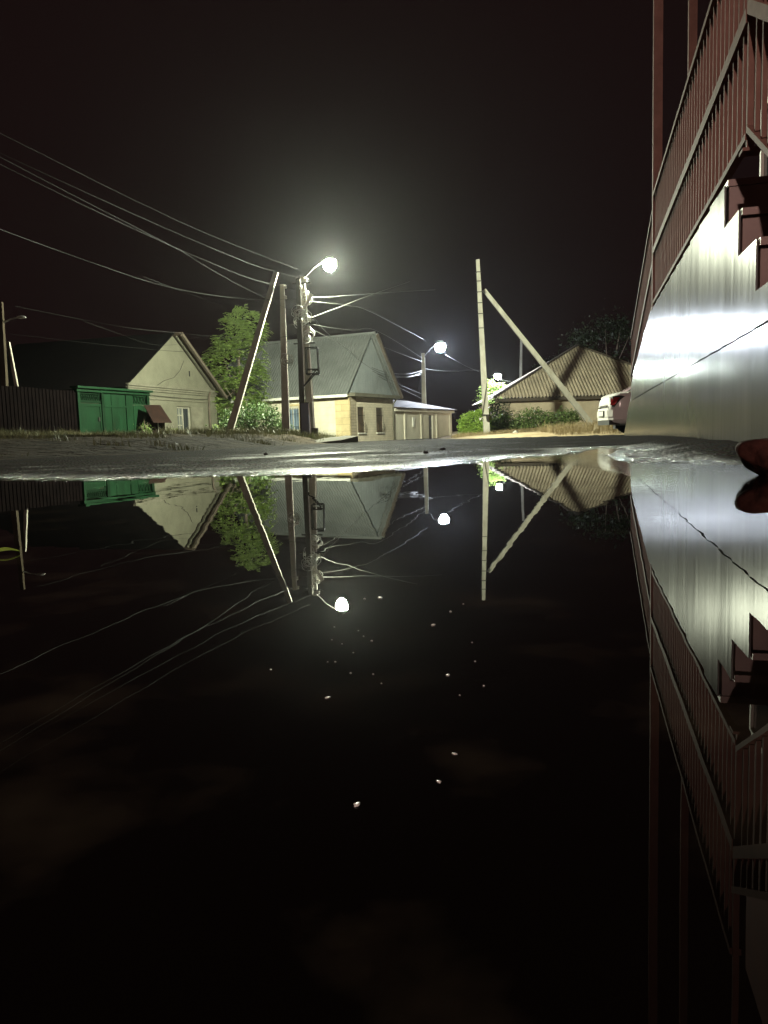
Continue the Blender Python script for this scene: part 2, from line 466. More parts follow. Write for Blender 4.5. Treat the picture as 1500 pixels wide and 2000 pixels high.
# ---------------------------------------------------------------- terrain
SHORE = [(-3.2, 3.0), (-2.2, 2.75), (-1.35, 2.45), (-.85, 2.16), (-.58, 2.19), (-.27, 2.16), (-.07, 2.23), (.08, 2.34), (.22, 2.5),
         (.36, 2.74), (.47, 2.94), (.66, 3.12), (.85, 3.39), (1.0, 3.75), (1.17, 4.15), (1.2, 3.9), (1.04, 3.4), (.86, 2.94), (.76, 2.5), (.74, 2.3),
         (.88, 2.08), (1.0, 1.9), (1.02, 1.6), (.95, 1.2), (.82, .5), (.6, -.6), (.3, -2.2), (-3.2, -2.2)]


def sd_shore(x, y):
    """signed distance to the puddle outline, negative inside"""
    best = 1e9; inside = False
    n = len(SHORE)
    for i in range(n):
        ax, ay = SHORE[i]; bx, by = SHORE[(i + 1) % n]
        dx, dy = bx - ax, by - ay
        t = max(0, min(1, ((x - ax) * dx + (y - ay) * dy) / (dx * dx + dy * dy)))
        d = (x - ax - t * dx) ** 2 + (y - ay - t * dy) ** 2
        if d < best: best = d
        if (ay > y) != (by > y) and x < (bx - ax) * (y - ay) / (by - ay) + ax:
            inside = not inside
    d = math.sqrt(best)
    return -d if inside else d


def road_z(D):
    return lerp([0, 4, 7, 10, 20, 30, 45, 60, 100], [.0, .002, -.012, -.03, -.09, -.15, -.24, -.25, -.1], D)


def left_d(X, D):
    e = lerp([0, 5, 10, 20, 28, 30, 34, 45, 60], [-2.6, -2.6, -2.5, -2.0, -1.3, -1.4, -2.2, -2.6, -2.3], D)
    return e - X + .25 * noise.noise(Vector((X * .5, D * .35, 3)))


def right_d(X, D):
    e = lerp([21, 22.5, 24, 26, 28, 30, 38, 60], [16, 9.5, 7.6, 6.0, 4.6, 3.7, 3.3, 3.6], D)
    if D < 21: return -5
    return X - e + .25 * noise.noise(Vector((X * .5, D * .35, 9)))


def ground_z(X, D):
    z = road_z(D)
    dl = left_d(X, D)
    if dl > 0:
        k = lerp([3, 5, 10, 25, 36, 45], [.1, .22, .45, 1, .75, .45], D)
        z += .33 * sstep(0, 1.8, dl) * k + .022 * max(0, min(dl, 14) - 1.6) + (.05 * noise.noise(Vector((X * .6, D * .6, 0))) + .035 * noise.noise(Vector((X * 1.9, D * 1.9, 3))) + .02 * noise.noise(Vector((X * 4.5, D * 4.5, 6)))) * sstep(0, .6, dl) * (k + .35)
    dr = right_d(X, D)
    if dr > 0:
        z += .10 * sstep(0, 1.0, dr) + .034 * max(0, min(dr, 14) - .5) + .04 * noise.noise(Vector((X * .5, D * .5, 5))) * sstep(0, 1, dr)
    return z


def full_z(X, D):
    if -4 < X < 3 and D < 7:
        s = sd_shore(X, D)
        nz = noise.noise(Vector((X * 3.1, D * 3.1, 1))) * .55 + noise.noise(Vector((X * 9, D * 9, 4))) * .3 + noise.noise(Vector((X * 26, D * 26, 8))) * .18
        if s > 0:
            z = .013 * (1 - math.exp(-s / .35)) + nz * .0048
            z = z * (1 - sstep(2.5, 5, s))
        else:
            z = -.05 * (1 - math.exp(s / .25)) + nz * .0048
        # earth against the metal wall
        off = (X - .582 - .26 * D)
        z += .03 * sstep(-.35, -.05, off) * (1 if D < 11 else 0) * sstep(2.1, 2.6, D)
        return ground_z(X, D) + z, s
    off = (X - .582 - .26 * D)
    return ground_z(X, D) + (.03 * sstep(-.35, -.05, off) if 2.5 < D < 11 and off < 1 else 0), 9.0


def rng(a, b, st):
    n = max(1, round((b - a) / st))
    return [a + (b - a) * i / n for i in range(n)]


def geo(a, b, n):
    return [a * (b / a) ** (i / n) for i in range(n)]


rows = rng(-4, 1.2, .3) + rng(1.2, 4.6, .028) + rng(4.6, 12, .12) + rng(12, 32, .3) + rng(32, 72, .8) + geo(72, 170, 8) + [170]
xr = rng(1.9, 4.2, .1) + rng(4.2, 20, .35) + geo(20, 120, 9) + [120]
xl = rng(1.7, 4, .1) + rng(4, 20, .35) + geo(20, 120, 9) + [120]
cols = sorted([-x for x in xl]) + rng(-1.6, 1.9, .03) + xr
nc = len(cols)
V = []; SD = []
for D in rows:
    for X in cols:
        z, s = full_z(X, D)
        V.append((X, D, z)); SD.append(s)
zone = {'road': [], 'lv': [], 'rv': []}
for i in range(len(rows) - 1):
    for j in range(nc - 1):
        cx = (cols[j] + cols[j + 1]) / 2; cy = (rows[i] + rows[i + 1]) / 2
        q = (i * nc + j, i * nc + j + 1, (i + 1) * nc + j + 1, (i + 1) * nc + j)
        if left_d(cx, cy) > 0: zone['lv'].append(q)
        elif right_d(cx, cy) > 0: zone['rv'].append(q)
        else: zone['road'].append(q)


def submesh(name, faces, material):
    mp_ = {}; vs = []; fs = []; wet = []
    for f in faces:
        nf = []
        for k in f:
            if k not in mp_:
                mp_[k] = len(vs); vs.append(V[k])
                X, D, _ = V[k]
                s = SD[k]
                w = 1 - sstep(.0, .30, s) * .75
                # wet strip of road where water has run across it
                w2 = .42 * (1 - sstep(3.0, 5.5, D)) * sstep(-1.6, -.3, X) * (1 - sstep(.3, 1.0, X)) + .16 * (1 - sstep(6, 22, D)) * (1 - sstep(.6, 2.5, abs(X - .6)))
                fo = 1 - sstep(-.24, -.10, X - .582 - .26 * D)
                w *= fo; w2 *= fo
                wet.append(max(0, min(1, (w if s < 8 else 0) * (1 if s < .8 else .5) if s < 1.2 else w2)))
            nf.append(mp_[k])
        fs.append(tuple(nf))
    me = bpy.data.meshes.new(name)
    me.from_pydata(vs, [], fs)
    me.materials.append(material)
    me.polygons.foreach_set('use_smooth', [True] * len(me.polygons))
    a = me.attributes.new("wet", 'FLOAT', 'POINT')
    a.data.foreach_set('value', wet)
    o = bpy.data.objects.new(name, me); C.objects.link(o)
    return struct(o)


submesh('road', zone['road'], M['asphalt'])
submesh('verge', zone['lv'], M['dirt'])
submesh('verge', zone['rv'], M['sand'])
w = MB()
w.add([(-3.6, -3, 0), (1.25, -3, 0), (1.25, 3.1, 0), (1.32, 4.3, 0), (.9, 4.6, 0), (0, 3.4, 0), (-3.6, 3.6, 0)], [(0, 1, 2, 3, 4, 5, 6)])
struct(w.build('puddle', M['water']))

# ---------------------------------------------------------------- metal clad porch on the right
WX, WA = .582, math.atan2(.9677, .2519)   # local x runs along the wall, local +y is its outside
W0 = (WX, 0, 0)
ST0, TR, RS, PH = 3.34, .31, .176, 1.07   # top riser position, tread, riser, platform height
RAMP = [(6.9, 1.07), (9.2, .70), (9.85, .42), (10.95, .02)]


def top_z(s):
    if s < ST0:
        return max(PH - RS * (1 + math.floor((ST0 - s) / TR + 1e-6)), -.05)
    if s <= 6.9: return PH
    return lerp([p[0] for p in RAMP], [p[1] for p in RAMP], s)


porch = thing('porch', 'raised porch clad in brushed silver metal panels with brown steps and ramp', 'porch', W0, WA)
cl_ = MB()
edges = [ST0 - TR * k for k in range(5, -1, -1)] + [ST0 + .325 * k for k in range(1, 11)] + [6.9]
edges += [6.9 + .324 * k for k in range(1, 12)] + [10.95]
edges = sorted(set(round(e, 3) for e in edges))
SEAM = .42
for a, b2 in zip(edges[:-1], edges[1:]):
    if b2 - a < .05: continue
    g = .0042
    m_ = (a + b2) / 2
    za, zb = (top_z(m_), top_z(m_)) if m_ < 6.9 else (top_z(a), top_z(b2))
    tl = random.uniform(-.001, .001); tu = random.uniform(-.001, .001)
    def pane(z0a, z0b, z1a, z1b):
        # slab 4 mm thick, each panel bowed a hair differently
        y0, y1 = .001 + tl, .001 - tl + math.tan(R(1.2)) * (b2 - a)   # far edge set proud, a tilt shaped to shift the lamp highlight
        cl_.add([(a + g, y0 + tu, z0a), (b2 - g, y1 + tu, z0b), (b2 - g, y1 - tu, z1b), (a + g, y0 - tu, z1a),
                 (a + g, -.006, z0a), (b2 - g, -.006, z0b), (b2 - g, -.006, z1b), (a + g, -.006, z1a)],
                [(0, 3, 2, 1), (4, 5, 6, 7), (0, 1, 5, 4), (1, 2, 6, 5), (2, 3, 7, 6), (3, 0, 4, 7)])
    if min(za, zb) > SEAM + .02:
        pane(-.12, -.12, SEAM - .004, SEAM - .004); pane(SEAM + .004, SEAM + .004, za, zb)
    elif max(za, zb) > -.05:
        pane(-.12, -.12, min(za, SEAM - .004), min(zb, SEAM - .004))
cl_.build('cladding', M['cladding'], porch)
bk = MB()
poly = [(ST0, -.12), (ST0, PH - .012), (6.9, PH - .012), (9.2, .685), (9.85, .405), (10.9, .0), (10.9, -.12)]
bk.prism(poly, 'y', -1.3, -.012)
bk.build('core', M['backing'], porch)
for k in range(1, 6):
    s1 = ST0 - TR * (k - 1); s0 = ST0 - TR * k; z = PH - RS * k
    st = MB().box(s0, s1 - .001, -1.3, -.013, -.12, z - .028).build('step', M['riser'], porch)
    MB().box(s0 - .02, s1 - .022, -1.3, -.008, z - .026, z).build('tread', M['tread'], st)
MB().box(ST0 - .022, 6.9, -1.3, -.008, PH - .010, PH + .016).build('platform', M['tread'], porch)
MB().box(ST0 - .018, ST0 - .001, -1.3, -.014, PH - RS + .002, PH - .012).build('riser', M['riser'], porch)
kb = MB()
kb.prism([(6.9, PH - .01), (6.9, PH + .05), (9.2, .75), (9.85, .45), (10.95, .05), (10.95, -.0), (9.85, .41), (9.2, .69)], 'y', -.10, -.009)
kb.build('ramp_kerb', M['riser'], porch)


def railing(label, pts, zl, zm, zt, step, post_first=True, post_last=True):
    """pts: two (s, floor z) ends; rails follow the slope"""
    (s0, z0), (s1, z1) = pts
    t = thing('railing', label, 'railing', W0, WA, 'brown porch railings')
    y = -.03
    def zz(s): return z0 + (z1 - z0) * (s - s0) / (s1 - s0)
    for nm, dz, hh, dd in (('bottom_rail', zl, .012, .016), ('middle_rail', zm, .026, .02), ('top_rail', zt, .014, .022)):
        mb = MB()
        a = (s0, y, z0 + dz); b = (s1, y, z1 + dz)
        for (e0, e1) in [(a, b)]:
            mb.add([(e0[0], y - dd, e0[2] - hh), (e1[0], y - dd, e1[2] - hh), (e1[0], y + dd, e1[2] - hh), (e0[0], y + dd, e0[2] - hh),
                    (e0[0], y - dd, e0[2] + hh), (e1[0], y - dd, e1[2] + hh), (e1[0], y + dd, e1[2] + hh), (e0[0], y + dd, e0[2] + hh)],
                   [(0, 3, 2, 1), (4, 5, 6, 7), (0, 1, 5, 4), (1, 2, 6, 5), (2, 3, 7, 6), (3, 0, 4, 7)])
        mb.build(nm, M['rail'], t)
    n = int(abs(s1 - s0) / step)
    h = zt - zl - .026
    me = None
    for k in range(1, n + 1):
        s = s0 + (s1 - s0) * k / (n + 1)
        if me is None:
            o = MB().box(-.008, .008, -.008, .008, 0, h).build('baluster', M['rail'], t); me = o.data
        else:
            o = bpy.data.objects.new('baluster', me); C.objects.link(o); o.parent = t
        o.location = (s, y, zz(s) + zl + .012)
    for s, on, f in ((s0, post_first, z0), (s1, post_last, z1)):
        if on:
            MB().box(s - .012, s + .012, y - .013, y + .013, f, f + zt + .03).build('post', M['rail'], t)
    return t


railing('long level brown railing along the porch platform, densely barred', ((3.02, PH + .016), (6.80, PH + .016)), .06, .48, .93, .105, False, False)
railing('brown handrail sloping down over the near porch steps beside the bare post', ((3.0, PH + .016), (1.75, PH + .016 - 1.25 * RS / TR)), .08, .50, .66, .11, False, True)
railing('brown railing going down the far ramp of the porch to its end post', ((6.92, 1.05), (9.85, .33)), .07, .42, .86, .115, True, True)
c = thing('porch_post', 'thin brown steel post standing at the top of the porch steps', 'post', Vector(W0) + Matrix.Rotation(WA, 3, 'Z') @ Vector((3.02, -.03, PH + .016)), WA)
MB().bar((0, 0, 0), (0, 0, 3.5), .016, .017).build('shaft', M['rail'], c)
MB().box(-.035, .035, -.035, .03, 0, .012).build('base_plate', M['rail'], c)
for (s, y, lb) in ((6.86, -.045, 'tall square brown column at the corner where porch meets its ramp'),
                   (7.75, -.42, 'tall square brown column set back behind the porch railing')):
    zb = PH + .016 if s < 6.9 else .98
    c = thing('porch_column', lb, 'column', Vector(W0) + Matrix.Rotation(WA, 3, 'Z') @ Vector((s, y, zb)), WA, 'brown porch columns')
    MB().box(-.036, .036, -.036, .036, 0, 6.42 - zb).build('shaft', M['rail'], c)
    MB().box(-.06, .06, -.06, .042 if s < 6.9 else .06, -.002, .014).build('base_plate', M['rail'], c)

# building behind the porch
bl = thing('building', 'dark red plastered building rising behind the porch on the right', 'building', W0, WA)
MB().box(1.2, 9.3, -5, -1.32, -.1, 6.42).build('wall', M['red_plaster'], bl)
MB().box(1.0, 8.1, -5.2, .15, 6.42, 6.65).build('canopy', M['soffit'], bl)
for s in (3.2, 5.6, 7.9):
    wf = MB()
    wf.box(s, s + .06, -1.318, -1.27, 1.9, 3.4).box(s + 1.14, s + 1.2, -1.318, -1.27, 1.9, 3.4)
    wf.box(s + .06, s + 1.14, -1.318, -1.27, 1.9, 1.96).box(s + .06, s + 1.14, -1.318, -1.27, 3.34, 3.4)
    o = wf.build('window', M['frame_white'], bl)
    MB().box(s + .06, s + 1.14, -1.316, -1.30, 1.96, 3.34).build('pane', M['glass'], o)

# ---------------------------------------------------------------- stone at the puddle edge
p = at(1497, 905, 1.55)
rk = MB().blob((0, 0, .034), .055, .05, .034, .16, 3, 40, 26)
# undercut towards the waterline, flat shelf on top
rk.v = [(x * (1 - .45 * sstep(.03, -.005, z)), y * (1 - .35 * sstep(.03, -.005, z)), z * 1.0 if z < .055 else .055 + (z - .055) * .35) for (x, y, z) in rk.v]
o = rk.build('stone', M['rock'], None, True)
o.location = (p.x, p.y, -.004); o.scale = (1, 1, 1.32)
tag(o, 'wet reddish brown stone sitting in the puddle edge beside the metal wall', 'stone')

# ---------------------------------------------------------------- white car beyond the ramp
ca = at(1199, 836, 18.9)
ch = R(-4.5)
cl2, cw = 4.3, 1.74
cc = Vector((ca.x, ca.y, 0)) + Matrix.Rotation(ch, 3, 'Z') @ Vector((cl2 / 2 - .08, cw / 2 - .05, 0))
car = thing('parked_car', 'white saloon car parked beyond the porch ramp with its tail sticking out', 'car', (cc.x, cc.y, -.06), ch)


def loft(sections):
    mb = MB(); n = len(sections[0]); vs = []; fs = []
    for s in sections: vs += s
    for i in range(len(sections) - 1):
        for k in range(n):
            fs.append((i * n + k, i * n + (k + 1) % n, (i + 1) * n + (k + 1) % n, (i + 1) * n + k))
    fs.append(tuple(range(n - 1, -1, -1)))
    m0 = (len(sections) - 1) * n
    fs.append(tuple(range(m0, m0 + n)))
    return mb.add(vs, fs)


def car_sec(x, w_, zb, zs, zt):
    """closed section at x: sill, flank, shoulder, deck"""
    h = w_ / 2
    half = [(h * .80, zb), (h * .95, zb + .05), (h * .985, zb + .16), (h, zb + .30), (h * .995, zs - .10), (h * .965, zs - .02), (h * .90, zs + (zt - zs) * .6), (h * .6, zt), (0, zt + .012)]
    left = [(x, y, z) for y, z in half]
    right = [(x, -y, z) for y, z in reversed(half[:-1])]
    return left + right


sec = [car_sec(-2.15, 1.30, .40, .66, .70), car_sec(-2.13, 1.46, .33, .80, .86), car_sec(-2.06, 1.60, .28, .93, .985), car_sec(-1.9, 1.68, .25, .965, 1.03),
       car_sec(-1.55, 1.73, .22, .975, 1.05), car_sec(-1.0, 1.74, .20, .965, 1.03), car_sec(0, 1.74, .20, .945, 1.0), car_sec(.8, 1.74, .20, .92, .98),
       car_sec(1.3, 1.73, .22, .90, .95), car_sec(1.8, 1.68, .24, .82, .86), car_sec(2.05, 1.55, .28, .70, .74), car_sec(2.15, 1.35, .36, .58, .60)]
body = loft(sec).build('body', M['car_paint'], car, True)


def gh(x0, x1, x2, x3, w0, w1, zb, zt):
    return MB().add([(x0, -w0 / 2, zb), (x3, -w0 / 2, zb), (x3, w0 / 2, zb), (x0, w0 / 2, zb), (x1, -w1 / 2, zt), (x2, -w1 / 2, zt), (x2, w1 / 2, zt), (x1, w1 / 2, zt)],
                    [(0, 3, 2, 1), (4, 5, 6, 7), (0, 1, 5, 4), (1, 2, 6, 5), (2, 3, 7, 6), (3, 0, 4, 7)])


gh(-1.72, -.95, .35, 1.15, 1.52, 1.14, .98, 1.41).build('window', M['glass'], car)
gh(-1.0, -.9, .3, .42, 1.2, 1.10, 1.402, 1.455).build('roof', M['car_paint'], car)
for sx, tx0, tx1 in ((-1, -1.72, -.95), (1, 1.15, .35)):
    for sy in (-1, 1):
        MB().bar((tx0, sy * .765, .99), (tx1, sy * .585, 1.42), .035, .03).build('pillar', M['car_paint'], car)
for sy in (-1, 1):
    MB().bar((-.25, sy * .765, .985), (-.2, sy * .59, 1.415), .03).build('pillar', M['car_dark'], car)
for x in (-1.36, 1.32):
    for sy in (-1, 1):
        arch = MB()
        pts = [(x + .36 * math.cos(PI * k / 14), .31 + .36 * math.sin(PI * k / 14)) for k in range(15)] + [(x - .36, .14), (x + .36, .14)]
        arch.prism(pts, 'y', sy * .60, sy * .874)
        arch.build('wheel_arch', M['car_dark'], car)
        prof = [(.19, -.1), (.29, -.1), (.315, -.06), (.315, .06), (.29, .1), (.19, .1)]
        ty = MB()
        for r_, y_ in prof: pass
        n = 28; vs = []; fs = []
        for (r_, y_) in prof:
            for k in range(n):
                t = 2 * PI * k / n
                vs.append((x + r_ * math.cos(t), sy * .79 + y_, .315 + r_ * math.sin(t)))
        for i in range(len(prof) - 1):
            for k in range(n):
                fs.append((i * n + k, i * n + (k + 1) % n, (i + 1) * n + (k + 1) % n, (i + 1) * n + k))
        wh = MB().add(vs, fs).build('wheel', M['tyre'], car, True)
        rm = MB()
        rm.prism([(x + .19 * math.cos(2 * PI * k / 24), .315 + .19 * math.sin(2 * PI * k / 24)) for k in range(24)], 'y', sy * .80, sy * .86)
        for k in range(5):
            a = 2 * PI * k / 5
            rm.bar((x, sy * .872, .315), (x + .18 * math.cos(a), sy * .872, .315 + .18 * math.sin(a)), .03, .022)
        rm.build('rim', M['chrome'], wh)
for sy in (-1, 1):
    # wrap-round tail lamp: broad on top, pointed below
    tl = MB()
    q = [(-2.135, .60, .93), (-2.09, .76, .935), (-1.93, .855, .945), (-1.84, .866, .925), (-1.95, .862, .83), (-2.04, .835, .72), (-2.07, .80, .66), (-2.14, .70, .68)]
    vs = [(x - .0, sy * (y + .006), z) for x, y, z in q] + [(x + .10, sy * (y - .12), z) for x, y, z in q]
    n = len(q)
    tl.add(vs, [tuple(range(n))] + [(k, (k + 1) % n, n + (k + 1) % n, n + k) for k in range(n)])
    to = tl.build('tail_light', M['car_dark'], car)
    q2 = [(-2.115, .70, .90), (-2.03, .81, .905), (-1.93, .862, .90), (-1.98, .862, .84), (-2.06, .825, .72), (-2.125, .735, .72)]
    vs = [(x - .008, sy * (y + .014), z) for x, y, z in q2] + [(x + .02, sy * (y - .02), z) for x, y, z in q2]
    n = len(q2)
    MB().add(vs, [tuple(range(n))] + [(k, (k + 1) % n, n + (k + 1) % n, n + k) for k in range(n)]).build('lens', M['taillight'], to)
    MB().add([(-2.10, sy * .765, .80), (-2.0, sy * .862, .81), (-2.03, sy * .852, .75), (-2.10, sy * .775, .745)], [(0, 1, 2, 3)]).build('reflector', M['lens_clear'], to)
bmp = MB()
for z0, z1, ex in ((.36, .44, .035), (.44, .60, .05), (.60, .66, .03)):
    bmp.prism([(-2.14 - ex, -.62), (-2.14 - ex, .62), (-2.04 - ex, .79), (-1.86, .865 + ex * .2), (-1.84, .80), (-2.0, .5), (-2.0, -.5), (-1.84, -.80), (-1.86, -.865 - ex * .2), (-2.04 - ex, -.79)], 'z', z0, z1)
bm_ = bmp.build('bumper', M['car_paint'], car)
MB().box(-2.215, -2.19, -.30, .30, .45, .60).build('plate_recess', M['car_dark'], bm_)
MB().box(-2.222, -2.214, -.26, .26, .47, .58).build('number_plate', M['plate'], bm_)
MB().box(-2.155, -2.12, -.5, .5, .70, .73).build('boot_trim', M['chrome'], car)
MB().box(-2.16, -1.9, -.7, .7, .24, .36).build('underbody', M['car_dark'], car)
MB().bar((-1.3, .3, 1.3), (-1.5, .3, 1.62), .006).build('aerial', M['car_dark'], car)


# ---------------------------------------------------------------- left: gabled house facing the street
HA = Vector((-11.2, 34.5, 0)); hd = Vector((2.24, 7.5, 0)); HL = hd.length
h1 = thing('gabled_house', 'whitewashed house with a steep plastered gable and a half open window', 'house', HA, math.atan2(hd.y, hd.x))
EZ, PZ, PT = 2.68, 5.32, 4.0
wl = MB()
t0, t1, z0, z1 = 3.95, 5.25, .28, 1.80          # window opening
wl.box(0, t0, 0, .3, -.4, EZ).box(t1, HL, 0, .3, -.4, EZ).box(t0, t1, 0, .3, z1, EZ).box(t0, t1, 0, .3, -.4, z0)
wl.box(0, .3, .3, 9, -.4, EZ).box(HL - .3, HL, .3, 9, -.4, EZ).box(.3, HL - .3, 8.7, 9, -.4, EZ)
wl.prism([(0, EZ), (HL, EZ), (PT, PZ - .1)], 'y', .05, .3)
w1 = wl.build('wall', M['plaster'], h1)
co = MB()
co.box(-.15, HL + .15, -.16, -.001, EZ - .06, EZ + .04).box(-.1, HL + .1, -.10, -.001, EZ - .16, EZ - .06).box(-.05, HL + .05, -.055, -.001, EZ - .26, EZ - .16)
co.box(-.02, HL + .02, -.045, -.001, 2.06, 2.12)
co.build('cornice', M['plaster2'], h1)
MB().box(HL - .62, HL + .03, -.06, -.001, -.4, 2.05).build('pilaster', M['plaster'], h1)
MB().box(-.03, .5, -.06, -.001, -.4, 2.05).build('pilaster', M['plaster'], h1)
# roof: two slopes with an overhang past the gable
def slope(x0, z0, x1, z1, y0, y1, th):
    d = Vector((x1 - x0, 0, z1 - z0)).normalized(); nrm = Vector((-d.z, 0, d.x))
    if nrm.z < 0: nrm = -nrm
    o = nrm * th
    return MB().add([(x0, y0, z0), (x1, y0, z1), (x1, y1, z1), (x0, y1, z0), (x0 + o.x, y0, z0 + o.z), (x1 + o.x, y0, z1 + o.z), (x1 + o.x, y1, z1 + o.z), (x0 + o.x, y1, z0 + o.z)],
                    [(0, 3, 2, 1), (4, 5, 6, 7), (0, 1, 5, 4), (1, 2, 6, 5), (2, 3, 7, 6), (3, 0, 4, 7)])
k1 = (PZ - EZ) / PT; k2 = (PZ - EZ) / (HL - PT)
rf = slope(-.3, EZ - .3 * k1 + .02, PT, PZ + .02, -.08, 9.3, .05).build('roof', M['roof_dark'], h1)
rf2 = slope(HL + .45, EZ - .45 * k2 + .02, PT, PZ + .02, -.5, 9.3, .06).build('roof', M['roof_brown'], h1)
MB().add([], []).bar((HL + .40, -.47, EZ - .40 * k2 - .07), (PT, -.47, PZ - .07), .09, .09).build('barge_board', M['soffit'], rf2)
MB().bar((HL - .2, -.10, EZ + .12), (PT + .1, -.10, PZ - .12), .10, .06).build('rake_moulding', M['plaster2'], rf2)
# window: frame, casement leaf standing open, dark leaf
fr = MB()
fr.box(t0, t0 + .09, .08, .2, z0, z1).box(t1 - .09, t1, .08, .2, z0, z1).box(t0 + .09, t1 - .09, .08, .2, z1 - .09, z1).box(t0 + .09, t1 - .09, .08, .2, z0, z0 + .08)
fr.box(t0 + .6, t0 + .68, .08, .2, z0 + .08, z1 - .09)
wn = fr.build('window', M['frame_old'], h1)
MB().box(t0 + .09, t0 + .6, .13, .15, z0 + .08, z1 - .09).build('pane', M['glass_grey'], wn)
MB().box(t0 + .68, t1 - .09, .13, .15, z0 + .08, z1 - .09).build('pane', M['glass'], wn)
gl = MB()
for z in (.85, 1.35): gl.box(t0 + .09, t0 + .6, .10, .125, z, z + .04)
gl.box(t0 + .33, t0 + .37, .10, .125, z0 + .08, z1 - .09)
gl.build('glazing_bar', M['frame_old'], wn)
sh = MB()
sh.add([(t1 - .02, -.02, z0), (t1 + .03, -.02, z0), (t1 + .22, -.58, z0), (t1 + .17, -.58, z0), (t1 - .02, -.02, z1), (t1 + .03, -.02, z1), (t1 + .22, -.58, z1), (t1 + .17, -.58, z1)],
       [(0, 3, 2, 1), (4, 5, 6, 7), (0, 1, 5, 4), (1, 2, 6, 5), (2, 3, 7, 6), (3, 0, 4, 7)])
sh.build('shutter', M['plaster2'], wn)
MB().tube([(HL - .85, -.22, EZ - .05), (HL - .85, -.12, EZ - .3), (HL - .85, -.1, 1.9), (HL - .85, -.1, -.2)], .05, 8).build('downpipe', M['soffit'], h1)
MB().box(5.35, 5.43, .03, .06, 3.35, 3.62).build('vent_slot', M['backing'], h1)
MB().box(0, .35, 8.2, 8.8, 4.4, 6.0).build('chimney', M['brick'], h1)
# cables stapled over the facade
MB().tube([(.8, -.07, 2.27), (3, -.07, 2.22), (6, -.07, 2.20), (HL - .8, -.07, 2.26)], .012).build('facade_cable', M['iron'], h1)
MB().tube([(4.9, .03, 4.1), (4.5, .03, 3.6), (3.9, .03, 3.2), (3.0, .03, 3.0), (2.4, .03, 2.75)], .010).build('facade_cable', M['iron'], h1)

# ---------------------------------------------------------------- green gate, dark fence, brown cabinet
G0 = Vector((-11.35, 29.0, 0)); gd = Vector((1.45, 4.0, 0)); GL = gd.length
GA = math.atan2(gd.y, gd.x)
gt = thing('gate', 'old green wooden yard gate with wicket door and fretwork openings on top', 'gate', G0, GA)
zb = .28; zt = 2.22
MB().box(0, .13, -.06, .08, -.1, zt - .06).build('post', M['green'], gt)
MB().box(1.28, 1.42, -.08, .08, -.1, zt - .06).build('post', M['green_dark'], gt)
MB().box(4.12, GL + .02, -.07, .08, -.1, zt - .02).build('post', M['green_dark'], gt)
bmv = MB().box(-.15, GL + .1, -.22, .16, zt - .05, zt + .03)
bmv.box(-.1, GL, -.12, .08, zt - .17, zt - .052)
bmv.build('top_beam', M['green'], gt)
dr = MB().box(.15, 1.27, -.02, .03, zb, 1.62)
dr.box(.15, .42, -.045, -.021, zb, 1.62).box(.42, 1.27, -.045, -.021, 1.50, 1.62).box(1.19, 1.27, -.045, -.021, zb, 1.5)
d_ = dr.build('door', M['green'], gt)
MB().box(1.06, 1.14, -.075, -.046, .95, 1.1).build('handle', M['iron'], d_)
tr = MB().box(.15, 1.27, -.03, .03, 1.64, 1.74).box(.15, 1.27, -.03, .03, 1.98, 2.04)
for k in range(9):
    x = .19 + k * .12
    tr.bar((x, 0, 1.74), (x + .10, 0, 1.98), .016).bar((x + .10, -.012, 1.74), (x, -.012, 1.98), .016)
tr.build('transom_lattice', M['green_dark'], gt)
MB().box(.15, 1.27, .05, .06, 1.74, 1.98).build('transom_backing', M['green_dark'], gt)
for (x0, x1, fret) in ((1.45, 2.74, False), (2.78, 4.10, True)):
    lf = MB()
    ztop = zt - .18
    n = 3
    for k in range(n):
        a = x0 + (x1 - x0) * k / n; b2 = x0 + (x1 - x0) * (k + 1) / n
        zz_ = 1.62 if (fret and k >= 1) else ztop
        lf.box(a + .006, b2 - .006, -.03 - .008 * (k % 2), .02, zb - .05, zz_)
    if fret:
        lf.box(x0 + .44, x1, -.04, .02, 1.63, 1.69).box(x0 + .44, x1, -.04, .02, ztop - .05, ztop)
        for k in range(4):
            x = x0 + .52 + k * .2
            lf.bar((x, -.01, 1.69), (x + .14, -.01, ztop - .05), .018).bar((x + .14, -.02, 1.69), (x, -.02, ztop - .05), .018)
    else:
        lf.box(x0, x1, -.06, -.04, 1.5, 1.58).box(x0, x1, -.06, -.04, .5, .58)
    lo = lf.build('gate_leaf', M['green'], gt)
    if fret:
        MB().box(x0 + .44, x1, .03, .04, 1.69, ztop - .05).build('fret_backing', M['green_dark'], lo)

fn = thing('fence', 'dark profiled sheet metal fence running left from the green gate', 'fence', G0, GA)
fx = MB(); xs = []
x = -.05
while x > -10:
    xs += [(x, 0), (x - .09, 0), (x - .105, -.025), (x - .15, -.025)]
    x -= .165
vs = []; fs = []
for (a, y) in xs:
    hz = 2.08 + .02 * math.sin(a * 1.7)
    vs += [(a, y, -.1), (a, y, hz), (a, y + .003, hz), (a, y + .003, -.1)]
for i in range(len(xs) - 1):
    for k in range(4):
        fs.append((i * 4 + k, i * 4 + (k + 1) % 4, (i + 1) * 4 + (k + 1) % 4, (i + 1) * 4 + k))
fx.add(vs, fs).build('sheet', M['fence'], fn)
for k in range(5):
    MB().box(-.16 - k * 2.4, -.10 - k * 2.4, .02, .08, -.1, 2.0).build('post', M['iron'], fn)
MB().box(-9.9, -.1, .012, .05, 1.7, 1.76).box(-9.9, -.1, .012, .05, .6, .66).build('rail', M['iron'], fn)

